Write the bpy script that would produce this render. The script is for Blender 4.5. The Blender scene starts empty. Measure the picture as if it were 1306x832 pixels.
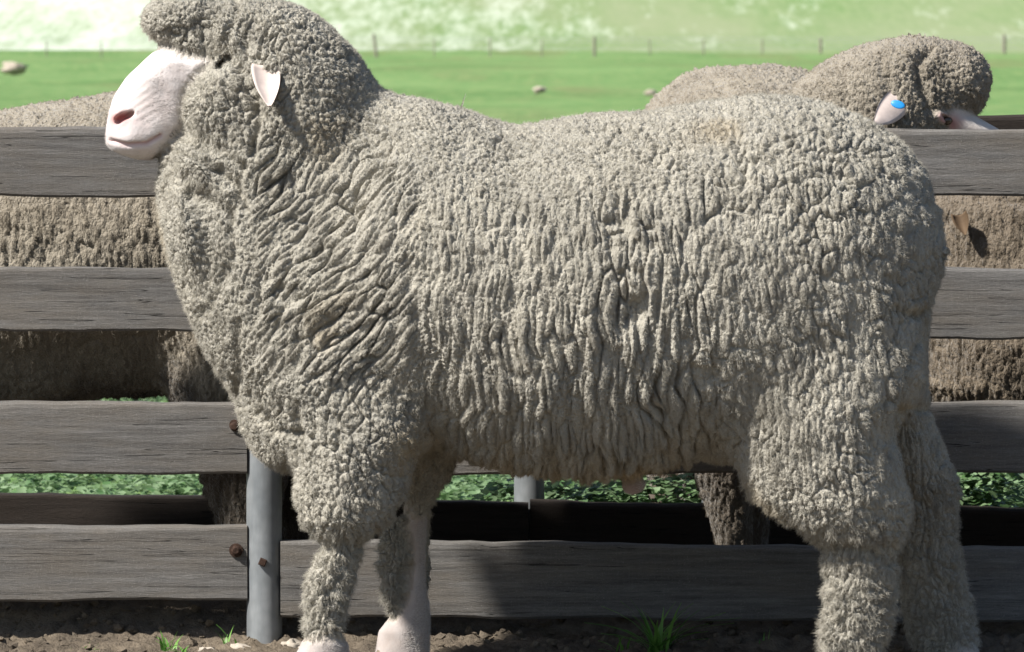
import bpy, math, random
import numpy as np
from mathutils import Vector, Matrix

# ------------------------------------------------------------------ camera, sky, sun, exposure
SC = bpy.context.scene
COL = SC.collection
CAM_H, CAM_D, FPX = 1.02, 9.0, 7200.0          # camera height, distance to the ram, focal length in photo pixels
PITCH = math.atan((416 - 45) / FPX)

cam_d = bpy.data.cameras.new("camera")
cam = bpy.data.objects.new("camera", cam_d)
COL.objects.link(cam)
cam.location = (0, -CAM_D, CAM_H)
cam.rotation_euler = (math.pi / 2 - PITCH, 0, 0)
cam_d.sensor_width = 36.0
cam_d.lens = 36.0 * FPX / 1306.0
cam_d.clip_start, cam_d.clip_end = 0.1, 6000
cam_d.dof.use_dof = True
cam_d.dof.focus_distance = 8.95
cam_d.dof.aperture_fstop = 22
SC.camera = cam

SUN = Vector((-0.60, -0.34, 0.725)).normalized()   # towards the sun
world = bpy.data.worlds.new("World")
SC.world = world
world.use_nodes = True
wn = world.node_tree.nodes
sky = wn.new("ShaderNodeTexSky")
sky.sky_type = 'NISHITA'
sky.sun_disc = False
sky.sun_elevation = math.asin(SUN.z)
sky.sun_rotation = math.atan2(SUN.x, SUN.y)
wn["Background"].inputs[1].default_value = 0.066
world.node_tree.links.new(sky.outputs[0], wn["Background"].inputs[0])

sun_d = bpy.data.lights.new("sun", 'SUN')
sun_d.energy = 5.0
sun_d.angle = math.radians(3.0)
sun_d.color = (1.0, 0.96, 0.895)
sun_o = bpy.data.objects.new("sun", sun_d)
COL.objects.link(sun_o)
sun_o.rotation_euler = (-SUN).to_track_quat('-Z', 'Y').to_euler()
sun_o.location = SUN * 20

vs = SC.view_settings
vs.view_transform, vs.look, vs.exposure, vs.gamma = 'Standard', 'None', 0.95, 1.0
vs.use_curve_mapping = False

# ------------------------------------------------------------------ helpers
def at(px, py, Y=0.0):
    """Point of the photograph's pixel at depth Y (ram mid-plane = 0), as (X, Z)."""
    dx, dz = (px - 653) / FPX, (416 - py) / FPX
    c, s = math.cos(PITCH), math.sin(PITCH)
    fy, fz = c + dz * s, -s + dz * c
    t = (CAM_D + Y) / fy
    return dx * t, CAM_H + fz * t

def P(px, py, Y=0.0):
    x, z = at(px, py, Y)
    return Vector((x, Y, z))

def link(o, parent=None, mat=None):
    COL.objects.link(o)
    if parent is not None:
        o.parent = parent
    if mat is not None and o.type == 'MESH' and not o.data.materials:
        o.data.materials.append(mat)
    return o

def empty(name, loc=(0, 0, 0)):
    o = bpy.data.objects.new(name, None)
    o.empty_display_size = 0.1
    o.location = loc
    return link(o)

def tag(o, label=None, cat=None, group=None, kind=None):
    if label: o["label"] = label
    if cat: o["category"] = cat
    if group: o["group"] = group
    if kind: o["kind"] = kind
    return o

def np_mesh(name, V, F, smooth=True):
    """V (n,3), F (m,k) with k constant."""
    V = np.ascontiguousarray(V, dtype=np.float32); F = np.ascontiguousarray(F, dtype=np.int32)
    me = bpy.data.meshes.new(name)
    k = F.shape[1]
    me.vertices.add(len(V)); me.loops.add(F.size); me.polygons.add(len(F))
    me.vertices.foreach_set("co", V.ravel())
    me.loops.foreach_set("vertex_index", F.ravel())
    me.polygons.foreach_set("loop_start", np.arange(0, F.size, k, dtype=np.int32))
    me.polygons.foreach_set("loop_total", np.full(len(F), k, dtype=np.int32))
    me.polygons.foreach_set("use_smooth", np.full(len(F), smooth, dtype=bool))
    me.update(calc_edges=True)
    me.validate()
    return me

def py_mesh(name, V, F, smooth=False):
    me = bpy.data.meshes.new(name)
    me.from_pydata([tuple(v) for v in V], [], [tuple(f) for f in F])
    if smooth:
        me.polygons.foreach_set("use_smooth", [True] * len(me.polygons))
    me.update()
    return me

def set_attr(me, name, arr):
    a = me.attributes.new(name, 'FLOAT', 'POINT')
    a.data.foreach_set("value", np.ascontiguousarray(arr, dtype=np.float32))

# ---- numpy noise
def h3(i, j, k, seed):
    h = (i.astype(np.uint32) * np.uint32(374761393)) ^ (j.astype(np.uint32) * np.uint32(668265263)) ^ (k.astype(np.uint32) * np.uint32(2246822519)) ^ np.uint32((seed * 3266489917) & 0xffffffff)
    h = (h ^ (h >> np.uint32(15))) * np.uint32(2246822519)
    h = (h ^ (h >> np.uint32(13))) * np.uint32(3266489917)
    return h ^ (h >> np.uint32(16))

def u01(h):
    return (h & np.uint32(0xffff)).astype(np.float32) / 65535.0

def vnoise(p, seed=0):
    """smooth value noise, -1..1"""
    p = p.astype(np.float32)
    b = np.floor(p); f = p - b; f = f * f * (3 - 2 * f); b = b.astype(np.int32)
    out = np.zeros(len(p), np.float32)
    for dx in (0, 1):
        wx = f[:, 0] if dx else 1 - f[:, 0]
        for dy in (0, 1):
            wy = f[:, 1] if dy else 1 - f[:, 1]
            for dz in (0, 1):
                wz = f[:, 2] if dz else 1 - f[:, 2]
                out += wx * wy * wz * u01(h3(b[:, 0] + dx, b[:, 1] + dy, b[:, 2] + dz, seed))
    return out * 2 - 1

def fbm(p, seed=0, oct=3):
    o = 0; a = 1.0; t = 0
    for i in range(oct):
        o = o + a * vnoise(p * (2.03 ** i) + 17.3 * i, seed + i); t += a; a *= 0.5
    return o / t

def worley(p, seed=0, jit=0.9):
    p = p.astype(np.float32)
    b = np.floor(p).astype(np.int32); f = p - b
    n = len(p)
    F1 = np.full(n, 9.0, np.float32); F2 = np.full(n, 9.0, np.float32); ID = np.zeros(n, np.float32)
    for dx in (-1, 0, 1):
        for dy in (-1, 0, 1):
            for dz in (-1, 0, 1):
                h = h3(b[:, 0] + dx, b[:, 1] + dy, b[:, 2] + dz, seed)
                rx = (h & np.uint32(1023)).astype(np.float32) / 1023; ry = ((h >> np.uint32(10)) & np.uint32(1023)).astype(np.float32) / 1023
                rz = ((h >> np.uint32(20)) & np.uint32(1023)).astype(np.float32) / 1023
                d = (dx + .5 + jit * (rx - .5) - f[:, 0]) ** 2 + (dy + .5 + jit * (ry - .5) - f[:, 1]) ** 2 + (dz + .5 + jit * (rz - .5) - f[:, 2]) ** 2
                m = d < F1
                F2 = np.where(m, F1, np.minimum(F2, d)); F1 = np.where(m, d, F1)
                ID = np.where(m, (h & np.uint32(255)).astype(np.float32) / 255, ID)
    return np.sqrt(F1), np.sqrt(F2), ID

def sstep(a, b, x):
    t = np.clip((x - a) / (b - a), 0, 1)
    return t * t * (3 - 2 * t)

# ---- material helper
def new_mat(name):
    m = bpy.data.materials.new(name)
    m.use_nodes = True
    nt = m.node_tree
    return m, nt, nt.nodes, nt.links, nt.nodes["Principled BSDF"]

def nd(N, typ, **kw):
    n = N.new(typ)
    for k, v in kw.items():
        if k.startswith("i_"):
            n.inputs[k[2:].replace("_", " ")].default_value = v
        else:
            setattr(n, k, v)
    return n

def ramp(N, stops, interp='LINEAR'):
    r = N.new("ShaderNodeValToRGB")
    r.color_ramp.interpolation = interp
    e = r.color_ramp.elements
    while len(e) < len(stops):
        e.new(0.5)
    for el, (p, c) in zip(e, stops):
        el.position = p
        el.color = (c[0], c[1], c[2], 1) if not isinstance(c, (int, float)) else (c, c, c, 1)
    return r

def mixc(N, L, fac, a, b, mode='MIX'):
    m = N.new("ShaderNodeMix"); m.data_type = 'RGBA'; m.blend_type = mode
    for sock, v in ((m.inputs[0], fac), (m.inputs[6], a), (m.inputs[7], b)):
        if hasattr(v, "is_output"): L.new(v, sock)
        elif isinstance(v, (int, float)): sock.default_value = v
        else: sock.default_value = (v[0], v[1], v[2], 1)
    return m.outputs[2]

def mathn(N, L, op, a, b=None, clamp=False):
    m = N.new("ShaderNodeMath"); m.operation = op; m.use_clamp = clamp
    for i, v in enumerate((a, b)):
        if v is None: continue
        if hasattr(v, "is_output"): L.new(v, m.inputs[i])
        else: m.inputs[i].default_value = v
    return m.outputs[0]

# ------------------------------------------------------------------ materials
def mat_sheep(name, wool_a, wool_b, dirt, skin):
    m, nt, N, L, B = new_mat(name)
    tc = nd(N, "ShaderNodeTexCoord")
    a_s = nd(N, "ShaderNodeAttribute", attribute_name="skin")
    a_c = nd(N, "ShaderNodeAttribute", attribute_name="staple")
    a_p = nd(N, "ShaderNodeAttribute", attribute_name="pink")
    a_y = nd(N, "ShaderNodeAttribute", attribute_name="stain")
    n1 = nd(N, "ShaderNodeTexNoise", i_Scale=9.0, i_Detail=5.0, i_Roughness=0.65)
    L.new(tc.outputs["Object"], n1.inputs["Vector"])
    n2 = nd(N, "ShaderNodeTexNoise", i_Scale=160.0, i_Detail=4.0, i_Roughness=0.7)
    L.new(tc.outputs["Object"], n2.inputs["Vector"])
    base = mixc(N, L, ramp_out(N, L, n1.outputs[0], 0.32, 0.68), wool_a, wool_b)
    base = mixc(N, L, mathn(N, L, 'MULTIPLY', ramp_out(N, L, a_c.outputs["Fac"], 0.25, 1.0), 0.5), base, dirt)
    f2 = ramp_out(N, L, n2.outputs[0], 0.35, 0.75)
    base = mixc(N, L, mathn(N, L, 'MULTIPLY', f2, 0.35), base, (wool_a[0] * 1.25, wool_a[1] * 1.24, wool_a[2] * 1.2))
    n5 = nd(N, "ShaderNodeTexNoise", i_Scale=4.5, i_Detail=6.0, i_Roughness=0.7)
    L.new(tc.outputs["Object"], n5.inputs["Vector"])
    base = mixc(N, L, mathn(N, L, 'MULTIPLY', ramp_out(N, L, n5.outputs[0], 0.46, 0.68), 0.5), base, (dirt[0] * .8, dirt[1] * .8, dirt[2] * .78))
    base = mixc(N, L, a_y.outputs["Fac"], base, (0.40, 0.29, 0.14))
    n3 = nd(N, "ShaderNodeTexNoise", i_Scale=38.0, i_Detail=4.0, i_Roughness=0.6)
    L.new(tc.outputs["Object"], n3.inputs["Vector"])
    sk = mixc(N, L, ramp_out(N, L, n3.outputs[0], 0.4, 0.75), skin, (skin[0] * 0.93, skin[1] * 0.87, skin[2] * 0.84))
    sk = mixc(N, L, a_p.outputs["Fac"], sk, (0.42, 0.16, 0.15))
    sk = mixc(N, L, a_y.outputs["Fac"], sk, (0.10, 0.072, 0.05))
    a_m = nd(N, "ShaderNodeAttribute", attribute_name="mud")  # shade painted over the low parts of the penned sheep
    base = mixc(N, L, mathn(N, L, 'MULTIPLY', a_m.outputs["Fac"], 0.85), base, (0.07, 0.055, 0.042))
    sk = mixc(N, L, mathn(N, L, 'MULTIPLY', a_m.outputs["Fac"], 0.8), sk, (0.07, 0.055, 0.042))
    col = mixc(N, L, a_s.outputs["Fac"], base, sk)
    L.new(col, B.inputs["Base Color"])
    B.inputs["Roughness"].default_value = 0.85
    B.inputs["Specular IOR Level"].default_value = 0.2
    B.inputs["Sheen Weight"].default_value = 0.25
    B.inputs["Sheen Roughness"].default_value = 0.5
    # fine fibre relief
    vo = nd(N, "ShaderNodeTexVoronoi", i_Scale=210.0); vo.feature = 'F1'
    mp = nd(N, "ShaderNodeMapping"); mp.inputs["Scale"].default_value = (1, 1, 0.6)
    wv = nd(N, "ShaderNodeTexNoise", i_Scale=60.0, i_Detail=2.0)
    L.new(tc.outputs["Object"], wv.inputs["Vector"])
    va = nd(N, "ShaderNodeVectorMath", operation='MULTIPLY_ADD'); va.inputs[1].default_value = (.012, .012, .012)
    L.new(wv.outputs["Color"], va.inputs[0]); L.new(tc.outputs["Object"], va.inputs[2])
    L.new(va.outputs[0], mp.inputs["Vector"]); L.new(mp.outputs[0], vo.inputs["Vector"])
    n4 = nd(N, "ShaderNodeTexNoise", i_Scale=420.0, i_Detail=3.0, i_Roughness=0.7)
    L.new(tc.outputs["Object"], n4.inputs["Vector"])
    hgt = mathn(N, L, 'ADD', mathn(N, L, 'MULTIPLY', vo.outputs["Distance"], -0.9), mathn(N, L, 'MULTIPLY', n4.outputs[0], 0.8))
    inv = mathn(N, L, 'SUBTRACT', 1.0, a_s.outputs["Fac"])
    st = mathn(N, L, 'ADD', mathn(N, L, 'MULTIPLY', inv, 0.88), 0.12)
    bp = nd(N, "ShaderNodeBump", i_Distance=0.004)
    L.new(hgt, bp.inputs["Height"]); L.new(st, bp.inputs["Strength"])
    L.new(bp.outputs[0], B.inputs["Normal"])
    B.inputs["Subsurface Weight"].default_value = 0.0
    return m

def ramp_out(N, L, src, lo, hi):
    mr = N.new("ShaderNodeMapRange"); mr.clamp = True
    mr.inputs[1].default_value = lo; mr.inputs[2].default_value = hi
    L.new(src, mr.inputs[0])
    return mr.outputs[0]

M = {}
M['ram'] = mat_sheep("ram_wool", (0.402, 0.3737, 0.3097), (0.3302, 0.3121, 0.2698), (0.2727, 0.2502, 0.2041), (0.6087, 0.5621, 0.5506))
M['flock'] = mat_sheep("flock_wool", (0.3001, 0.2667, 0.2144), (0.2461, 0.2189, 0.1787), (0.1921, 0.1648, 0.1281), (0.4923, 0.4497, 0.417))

def mat_simple(name, col, rough=0.7, spec=0.3, metal=0.0, nscale=0, var=0.25, bump=0.0, detail=4):
    m, nt, N, L, B = new_mat(name)
    B.inputs["Roughness"].default_value = rough
    B.inputs["Specular IOR Level"].default_value = spec
    B.inputs["Metallic"].default_value = metal
    if nscale:
        tc = nd(N, "ShaderNodeTexCoord")
        n = nd(N, "ShaderNodeTexNoise", i_Scale=nscale, i_Detail=float(detail), i_Roughness=0.65)
        L.new(tc.outputs["Object"], n.inputs["Vector"])
        c = mixc(N, L, ramp_out(N, L, n.outputs[0], 0.3, 0.7), [v * (1 - var) for v in col], [min(1, v * (1 + var)) for v in col])
        L.new(c, B.inputs["Base Color"])
        if bump:
            b = nd(N, "ShaderNodeBump", i_Strength=0.6, i_Distance=bump)
            L.new(n.outputs[0], b.inputs["Height"]); L.new(b.outputs[0], B.inputs["Normal"])
    else:
        B.inputs["Base Color"].default_value = (*col, 1)
    return m

M['ear'] = mat_simple("ear_skin", (0.5328, 0.4464, 0.4032), 0.75, 0.2, nscale=40, var=0.12, bump=0.001)
M['ear_shaded'] = mat_simple("ear_skin_tan_shaded", (0.09, 0.06, 0.036), 0.8, 0.2, nscale=40, var=0.2, bump=0.001)  # tan ear skin with shade mixed into the colour
M['eye'] = mat_simple("eye", (0.05, 0.032, 0.02), 0.12, 0.6)
M['lid'] = mat_simple("eyelid", (0.55, 0.36, 0.32), 0.6, 0.3, nscale=60, var=0.2)
M['hoof'] = mat_simple("hoof_horn", (0.16, 0.125, 0.09), 0.6, 0.3, nscale=60, var=0.35, bump=0.002)
M['blue'] = mat_simple("blue_tag", (0.015, 0.22, 0.55), 0.4, 0.4, nscale=80, var=0.12)
M['rust'] = mat_simple("rusty_bolt", (0.042, 0.024, 0.017), 0.85, 0.2, nscale=160, var=0.5, bump=0.002)
M['stone'] = mat_simple("pale_stone", (0.34, 0.30, 0.25), 0.9, 0.2, nscale=50, var=0.3, bump=0.004)
M['rock'] = mat_simple("field_rock", (0.36, 0.31, 0.26), 0.9, 0.2, nscale=14, var=0.3, bump=0.02)
M['farpost'] = mat_simple("far_post_wood", (0.20, 0.18, 0.15), 0.9, 0.1, nscale=12, var=0.3)
M['wire'] = mat_simple("wire", (0.3, 0.3, 0.3), 0.5, 0.4, metal=0.7)

def mat_wood(name, ca, cb, brown, seed):
    m, nt, N, L, B = new_mat(name)
    tc = nd(N, "ShaderNodeTexCoord")
    oi = nd(N, "ShaderNodeObjectInfo")
    add = nd(N, "ShaderNodeVectorMath", operation='MULTIPLY_ADD'); add.inputs[1].default_value = (13.1, 7.7, 5.3)
    cmb = nd(N, "ShaderNodeCombineXYZ")
    for i in range(3): L.new(oi.outputs["Random"], cmb.inputs[i])
    L.new(cmb.outputs[0], add.inputs[0]); L.new(tc.outputs["Object"], add.inputs[2])
    def stretched(sx, sy, sz, scale, detail, rough=0.6):
        mp = nd(N, "ShaderNodeMapping"); mp.inputs["Scale"].default_value = (sx, sy, sz)
        mp.inputs["Location"].default_value = (seed, seed * .7, seed * .3)
        L.new(add.outputs[0], mp.inputs["Vector"])
        n = nd(N, "ShaderNodeTexNoise", i_Scale=scale, i_Detail=float(detail), i_Roughness=rough)
        L.new(mp.outputs[0], n.inputs["Vector"])
        return n.outputs[0]
    grain = stretched(0.8, 14, 14, 9, 7, 0.68)
    fine = stretched(4, 60, 60, 22, 4, 0.7)
    blotch = stretched(1.2, 4, 6, 2.6, 6, 0.7)
    speck = stretched(30, 30, 30, 16, 3)
    saw = stretched(60, 10, 4, 5, 3, 0.6)
    c = mixc(N, L, ramp_out(N, L, grain, 0.34, 0.68), ca, cb)
    c = mixc(N, L, mathn(N, L, 'MULTIPLY', ramp_out(N, L, blotch, 0.42, 0.66), 0.75), c, brown)
    c = mixc(N, L, mathn(N, L, 'MULTIPLY', ramp_out(N, L, fine, 0.45, 0.75), 0.55), c, [v * 0.45 for v in ca])
    c = mixc(N, L, mathn(N, L, 'MULTIPLY', ramp_out(N, L, saw, 0.5, 0.75), 0.07), c, [min(1, v * 1.6) for v in cb])
    c = mixc(N, L, mathn(N, L, 'MULTIPLY', ramp_out(N, L, speck, 0.58, 0.72), 0.35), c, [v * 1.9 for v in cb])
    crack = stretched(0.9, 40, 34, 3.1, 2, 0.5)
    ck = ramp_out(N, L, mathn(N, L, 'ABSOLUTE', mathn(N, L, 'SUBTRACT', crack, 0.63)), 0.0, 0.012)
    c = mixc(N, L, ck, [v * 0.18 for v in ca], c)
    L.new(c, B.inputs["Base Color"])
    B.inputs["Roughness"].default_value = 0.88
    B.inputs["Specular IOR Level"].default_value = 0.2
    h = mathn(N, L, 'ADD', mathn(N, L, 'MULTIPLY', grain, 0.5), mathn(N, L, 'ADD', mathn(N, L, 'MULTIPLY', fine, 0.5), mathn(N, L, 'ADD', mathn(N, L, 'MULTIPLY', saw, 0.05), mathn(N, L, 'MULTIPLY', ck, 0.5))))
    b = nd(N, "ShaderNodeBump", i_Strength=0.7, i_Distance=0.004)
    L.new(h, b.inputs["Height"]); L.new(b.outputs[0], B.inputs["Normal"])
    return m

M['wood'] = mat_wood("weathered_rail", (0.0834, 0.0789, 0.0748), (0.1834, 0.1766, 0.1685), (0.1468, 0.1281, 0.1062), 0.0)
M['wood_shaded'] = mat_wood("shaded_rail", (0.0225, 0.018, 0.015), (0.0375, 0.03, 0.0255), (0.027, 0.0198, 0.0144), 4.0)  # rail wood darkened in colour to stand for shade in the race

def mat_galv():
    m, nt, N, L, B = new_mat("galvanised_steel")
    tc = nd(N, "ShaderNodeTexCoord")
    v = nd(N, "ShaderNodeTexVoronoi", i_Scale=55.0)
    L.new(tc.outputs["Object"], v.inputs["Vector"])
    n = nd(N, "ShaderNodeTexNoise", i_Scale=11.0, i_Detail=6.0, i_Roughness=0.7)
    mp = nd(N, "ShaderNodeMapping"); mp.inputs["Scale"].default_value = (1, 1, 0.25)
    L.new(tc.outputs["Object"], mp.inputs["Vector"]); L.new(mp.outputs[0], n.inputs["Vector"])
    c = mixc(N, L, ramp_out(N, L, n.outputs[0], 0.3, 0.7), (0.137, 0.1531, 0.1652), (0.3224, 0.3345, 0.3426))
    c = mixc(N, L, mathn(N, L, 'MULTIPLY', v.outputs["Distance"], 0.35), c, (0.09, 0.099, 0.105))
    L.new(c, B.inputs["Base Color"])
    B.inputs["Metallic"].default_value = 0.35
    L.new(mathn(N, L, 'ADD', mathn(N, L, 'MULTIPLY', n.outputs[0], 0.3), 0.4), B.inputs["Roughness"])
    return m
M['galv'] = mat_galv()

def mat_dirt(name):
    m, nt, N, L, B = new_mat(name)
    tc = nd(N, "ShaderNodeTexCoord")
    def nz(s, d, r=0.65):
        n = nd(N, "ShaderNodeTexNoise", i_Scale=s, i_Detail=float(d), i_Roughness=r)
        L.new(tc.outputs["Object"], n.inputs["Vector"]); return n.outputs[0]
    a, b_, c_ = nz(5, 6), nz(45, 6, 0.7), nz(190, 4, 0.7)
    c = mixc(N, L, ramp_out(N, L, a, 0.35, 0.65), (0.1013, 0.0824, 0.0635), (0.2025, 0.1647, 0.1215))
    c = mixc(N, L, mathn(N, L, 'MULTIPLY', ramp_out(N, L, b_, 0.4, 0.7), 0.6), c, (0.045, 0.038, 0.031))
    c = mixc(N, L, mathn(N, L, 'MULTIPLY', ramp_out(N, L, c_, 0.56, 0.75), 0.5), c, (0.23, 0.205, 0.17))
    L.new(c, B.inputs["Base Color"])
    B.inputs["Roughness"].default_value = 0.95
    B.inputs["Specular IOR Level"].default_value = 0.1
    h = mathn(N, L, 'ADD', b_, mathn(N, L, 'MULTIPLY', c_, 0.4))
    bp = nd(N, "ShaderNodeBump", i_Strength=0.9, i_Distance=0.012)
    L.new(h, bp.inputs["Height"]); L.new(bp.outputs[0], B.inputs["Normal"])
    return m
M['dirt'] = mat_dirt("yard_dirt")

def mat_pasture():
    m, nt, N, L, B = new_mat("pasture")
    tc = nd(N, "ShaderNodeTexCoord")
    def nz(s, d, sc=(1, 1, 1), r=0.6):
        mp = nd(N, "ShaderNodeMapping"); mp.inputs["Scale"].default_value = sc
        L.new(tc.outputs["Object"], mp.inputs["Vector"])
        n = nd(N, "ShaderNodeTexNoise", i_Scale=s, i_Detail=float(d), i_Roughness=r)
        L.new(mp.outputs[0], n.inputs["Vector"]); return n.outputs[0]
    a = nz(0.16, 6, (1, 0.35, 1)); b_ = nz(3.2, 7, (1, 0.16, 1), 0.75); c_ = nz(0.22, 5, (1, 0.12, 1), 0.65)
    c = mixc(N, L, ramp_out(N, L, a, 0.36, 0.64), (0.086, 0.168, 0.055), (0.145, 0.24, 0.09))
    c = mixc(N, L, mathn(N, L, 'MULTIPLY', ramp_out(N, L, b_, 0.45, 0.62), 0.65), c, (0.2016, 0.2664, 0.108))
    c = mixc(N, L, mathn(N, L, 'MULTIPLY', ramp_out(N, L, c_, 0.50, 0.64), 0.55), c, (0.165, 0.1613, 0.0788))
    # bare yard soil near the pens, pasture beyond
    sp = nd(N, "ShaderNodeSeparateXYZ"); L.new(tc.outputs["Object"], sp.inputs[0])
    w = nz(0.9, 4)
    yy = mathn(N, L, 'ADD', sp.outputs[1], mathn(N, L, 'MULTIPLY', w, 1.2))
    c = mixc(N, L, ramp_out(N, L, yy, 2.9, 3.7), (0.13, 0.105, 0.078), c)
    L.new(c, B.inputs["Base Color"])
    B.inputs["Roughness"].default_value = 0.9
    B.inputs["Specular IOR Level"].default_value = 0.05
    bp = nd(N, "ShaderNodeBump", i_Strength=0.5, i_Distance=0.15)
    L.new(b_, bp.inputs["Height"]); L.new(bp.outputs[0], B.inputs["Normal"])
    return m
M['pasture'] = mat_pasture()

def mat_hill():
    m, nt, N, L, B = new_mat("hill_grass")
    tc = nd(N, "ShaderNodeTexCoord")
    def nz(s, d, sc=(1, 1, 1), r=0.6):
        mp = nd(N, "ShaderNodeMapping"); mp.inputs["Scale"].default_value = sc
        L.new(tc.outputs["Object"], mp.inputs["Vector"])
        n = nd(N, "ShaderNodeTexNoise", i_Scale=s, i_Detail=float(d), i_Roughness=r)
        L.new(mp.outputs[0], n.inputs["Vector"]); return n.outputs[0]
    a = nz(0.32, 6, (1, 0.1, 1), 0.68); b_ = nz(1.9, 6, (1, 0.07, 1), 0.75); c_ = nz(0.08, 4, (1, 0.2, 1))
    sp = nd(N, "ShaderNodeSeparateXYZ"); L.new(tc.outputs["Object"], sp.inputs[0])
    c = mixc(N, L, ramp_out(N, L, b_, 0.3, 0.7), (0.12, 0.195, 0.075), (0.195, 0.255, 0.12))
    c = mixc(N, L, ramp_out(N, L, c_, 0.4, 0.7), c, (0.225, 0.255, 0.15))
    # dew sheen and haze painted as pale patches, denser towards the west end
    west = ramp_out(N, L, sp.outputs[0], 14.0, -26.0)
    v = mathn(N, L, 'ADD', mathn(N, L, 'MULTIPLY', a, 0.75), mathn(N, L, 'ADD', mathn(N, L, 'MULTIPLY', b_, 0.45), mathn(N, L, 'MULTIPLY', west, 0.27)))
    c = mixc(N, L, ramp_out(N, L, v, 0.66, 1.02), c, (0.5412, 0.5822, 0.5002))
    up = mathn(N, L, 'ADD', sp.outputs[1], mathn(N, L, 'MULTIPLY', mathn(N, L, 'SUBTRACT', b_, 0.5), 26.0))
    c = mixc(N, L, ramp_out(N, L, up, 283.0, 299.0), (0.1152, 0.2232, 0.0576), c)
    L.new(c, B.inputs["Base Color"])
    B.inputs["Roughness"].default_value = 0.9
    B.inputs["Specular IOR Level"].default_value = 0.05
    return m
M['hill'] = mat_hill()

def mat_leaf(name, ca, cb, trans=0.35):
    m, nt, N, L, B = new_mat(name)
    a = nd(N, "ShaderNodeAttribute", attribute_name="tone")
    c = mixc(N, L, a.outputs["Fac"], ca, cb)
    L.new(c, B.inputs["Base Color"])
    B.inputs["Roughness"].default_value = 0.5
    B.inputs["Specular IOR Level"].default_value = 0.4
    tr = nd(N, "ShaderNodeBsdfTranslucent")
    L.new(c, tr.inputs[0])
    mx = nd(N, "ShaderNodeMixShader"); mx.inputs[0].default_value = trans
    L.new(B.outputs[0], mx.inputs[1]); L.new(tr.outputs[0], mx.inputs[2])
    L.new(mx.outputs[0], N["Material Output"].inputs[0])
    return m
M['weed'] = mat_leaf("weed_leaves", (0.08, 0.16, 0.056), (0.256, 0.352, 0.2))
M['blade'] = mat_leaf("grass_blades", (0.0648, 0.1836, 0.027), (0.1836, 0.3564, 0.0756))

# ------------------------------------------------------------------ ground, hill
def grid_mesh(name, xs, ys, zf):
    X, Y = np.meshgrid(xs, ys, indexing='ij')
    Z = zf(X, Y)
    V = np.stack([X.ravel(), Y.ravel(), Z.ravel()], 1)
    nx, ny = len(xs), len(ys)
    i = np.arange(nx * ny).reshape(nx, ny)
    F = np.stack([i[:-1, :-1].ravel(), i[1:, :-1].ravel(), i[1:, 1:].ravel(), i[:-1, 1:].ravel()], 1)
    return np_mesh(name, V, F)

def ground_z(X, Y):
    p = np.stack([X.ravel() * .05, Y.ravel() * .05, 0 * X.ravel()], 1)
    n = vnoise(p, 5).reshape(X.shape)
    return -0.03 + n * 0.25 * sstep(40, 90, np.abs(Y) + np.abs(X) * .5)

gx = np.concatenate([np.linspace(-900, -60, 12)[:-1], np.linspace(-60, 60, 61), np.linspace(60, 900, 12)[1:]])
gy = np.concatenate([np.linspace(-300, -10, 8)[:-1], np.linspace(-10, 60, 50), np.linspace(60, 320, 70)[1:]])
link(tag(bpy.data.objects.new("ground", grid_mesh("ground", gx, gy, ground_z)), kind="structure"), mat=M['pasture'])

def hill_z(X, Y):
    t = np.clip(Y - 284, 0, None)
    n = vnoise(np.stack([X.ravel() * .012, Y.ravel() * .012, 0 * X.ravel()], 1), 9).reshape(X.shape)
    return -0.6 + 0.11 * t * t / (t + 60) + n * np.clip(t * .04, 0, 2.5)
hx = np.linspace(-900, 900, 61); hy = np.concatenate([np.linspace(280, 420, 40), np.linspace(430, 1500, 25)])
link(tag(bpy.data.objects.new("hill", grid_mesh("hill", hx, hy, hill_z)), kind="structure"), mat=M['hill'])

# bare trodden soil of the yard, with clods
def dirt_z(X, Y):
    p = np.stack([X.ravel(), Y.ravel(), 0 * X.ravel()], 1)
    n = fbm(p * 6, 3, 3) * .012
    F1, F2, ID = worley(p * 26 + vnoise(p * 30, 4)[:, None] * .4, 8)
    cl = np.clip(1 - F1 * 1.15, 0, 1) * (ID > .4) * (0.006 + .02 * np.abs(ID - .45))
    F1b, F2b, IDb = worley(p * 70, 12)
    cl2 = np.clip(1 - F1b * 1.15, 0, 1) * (IDb > .4) * .009
    z = n + .07 * np.exp(-((p[:, 1] - .57) / .10) ** 2) * (.85 + .25 * vnoise(p * 4, 55)) + 1.5 * cl * (0.6 + fbm(p * 3, 21, 2)) + 1.4 * cl2 + np.abs(fbm(p * 40, 31, 3)) * .008
    edge = np.minimum.reduce([p[:, 0] + 2.4, 2.4 - p[:, 0], p[:, 1] + 1.6, 2.6 - p[:, 1]])
    z = z - .06 * (1 - sstep(0, .5, edge))
    return z.reshape(X.shape)
dx_ = np.linspace(-2.4, 2.4, 480)
dy_ = np.concatenate([np.linspace(-1.6, -.3, 40)[:-1], np.linspace(-.3, 1.5, 190), np.linspace(1.5, 2.6, 40)[1:]])
link(tag(bpy.data.objects.new("yard_soil", grid_mesh("yard_soil", dx_, dy_, dirt_z)), kind="structure"), mat=M['dirt'])

# ------------------------------------------------------------------ implicit sheep
def smooth_tab(ys, n=3):
    for _ in range(n):
        ys[1:-1] = (ys[:-2] + 2 * ys[1:-1] + ys[2:]) / 4
    return ys

def tab(x, xs, *ys):
    """linear lookup in tables on an even grid"""
    n = len(xs); u = np.clip((x - xs[0]) * ((n - 1) / (xs[-1] - xs[0])), 0, n - 1.001)
    i = u.astype(np.int32); f = (u - i).astype(np.float32)
    return [y[i] + (y[i + 1] - y[i]) * f for y in ys]

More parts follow.
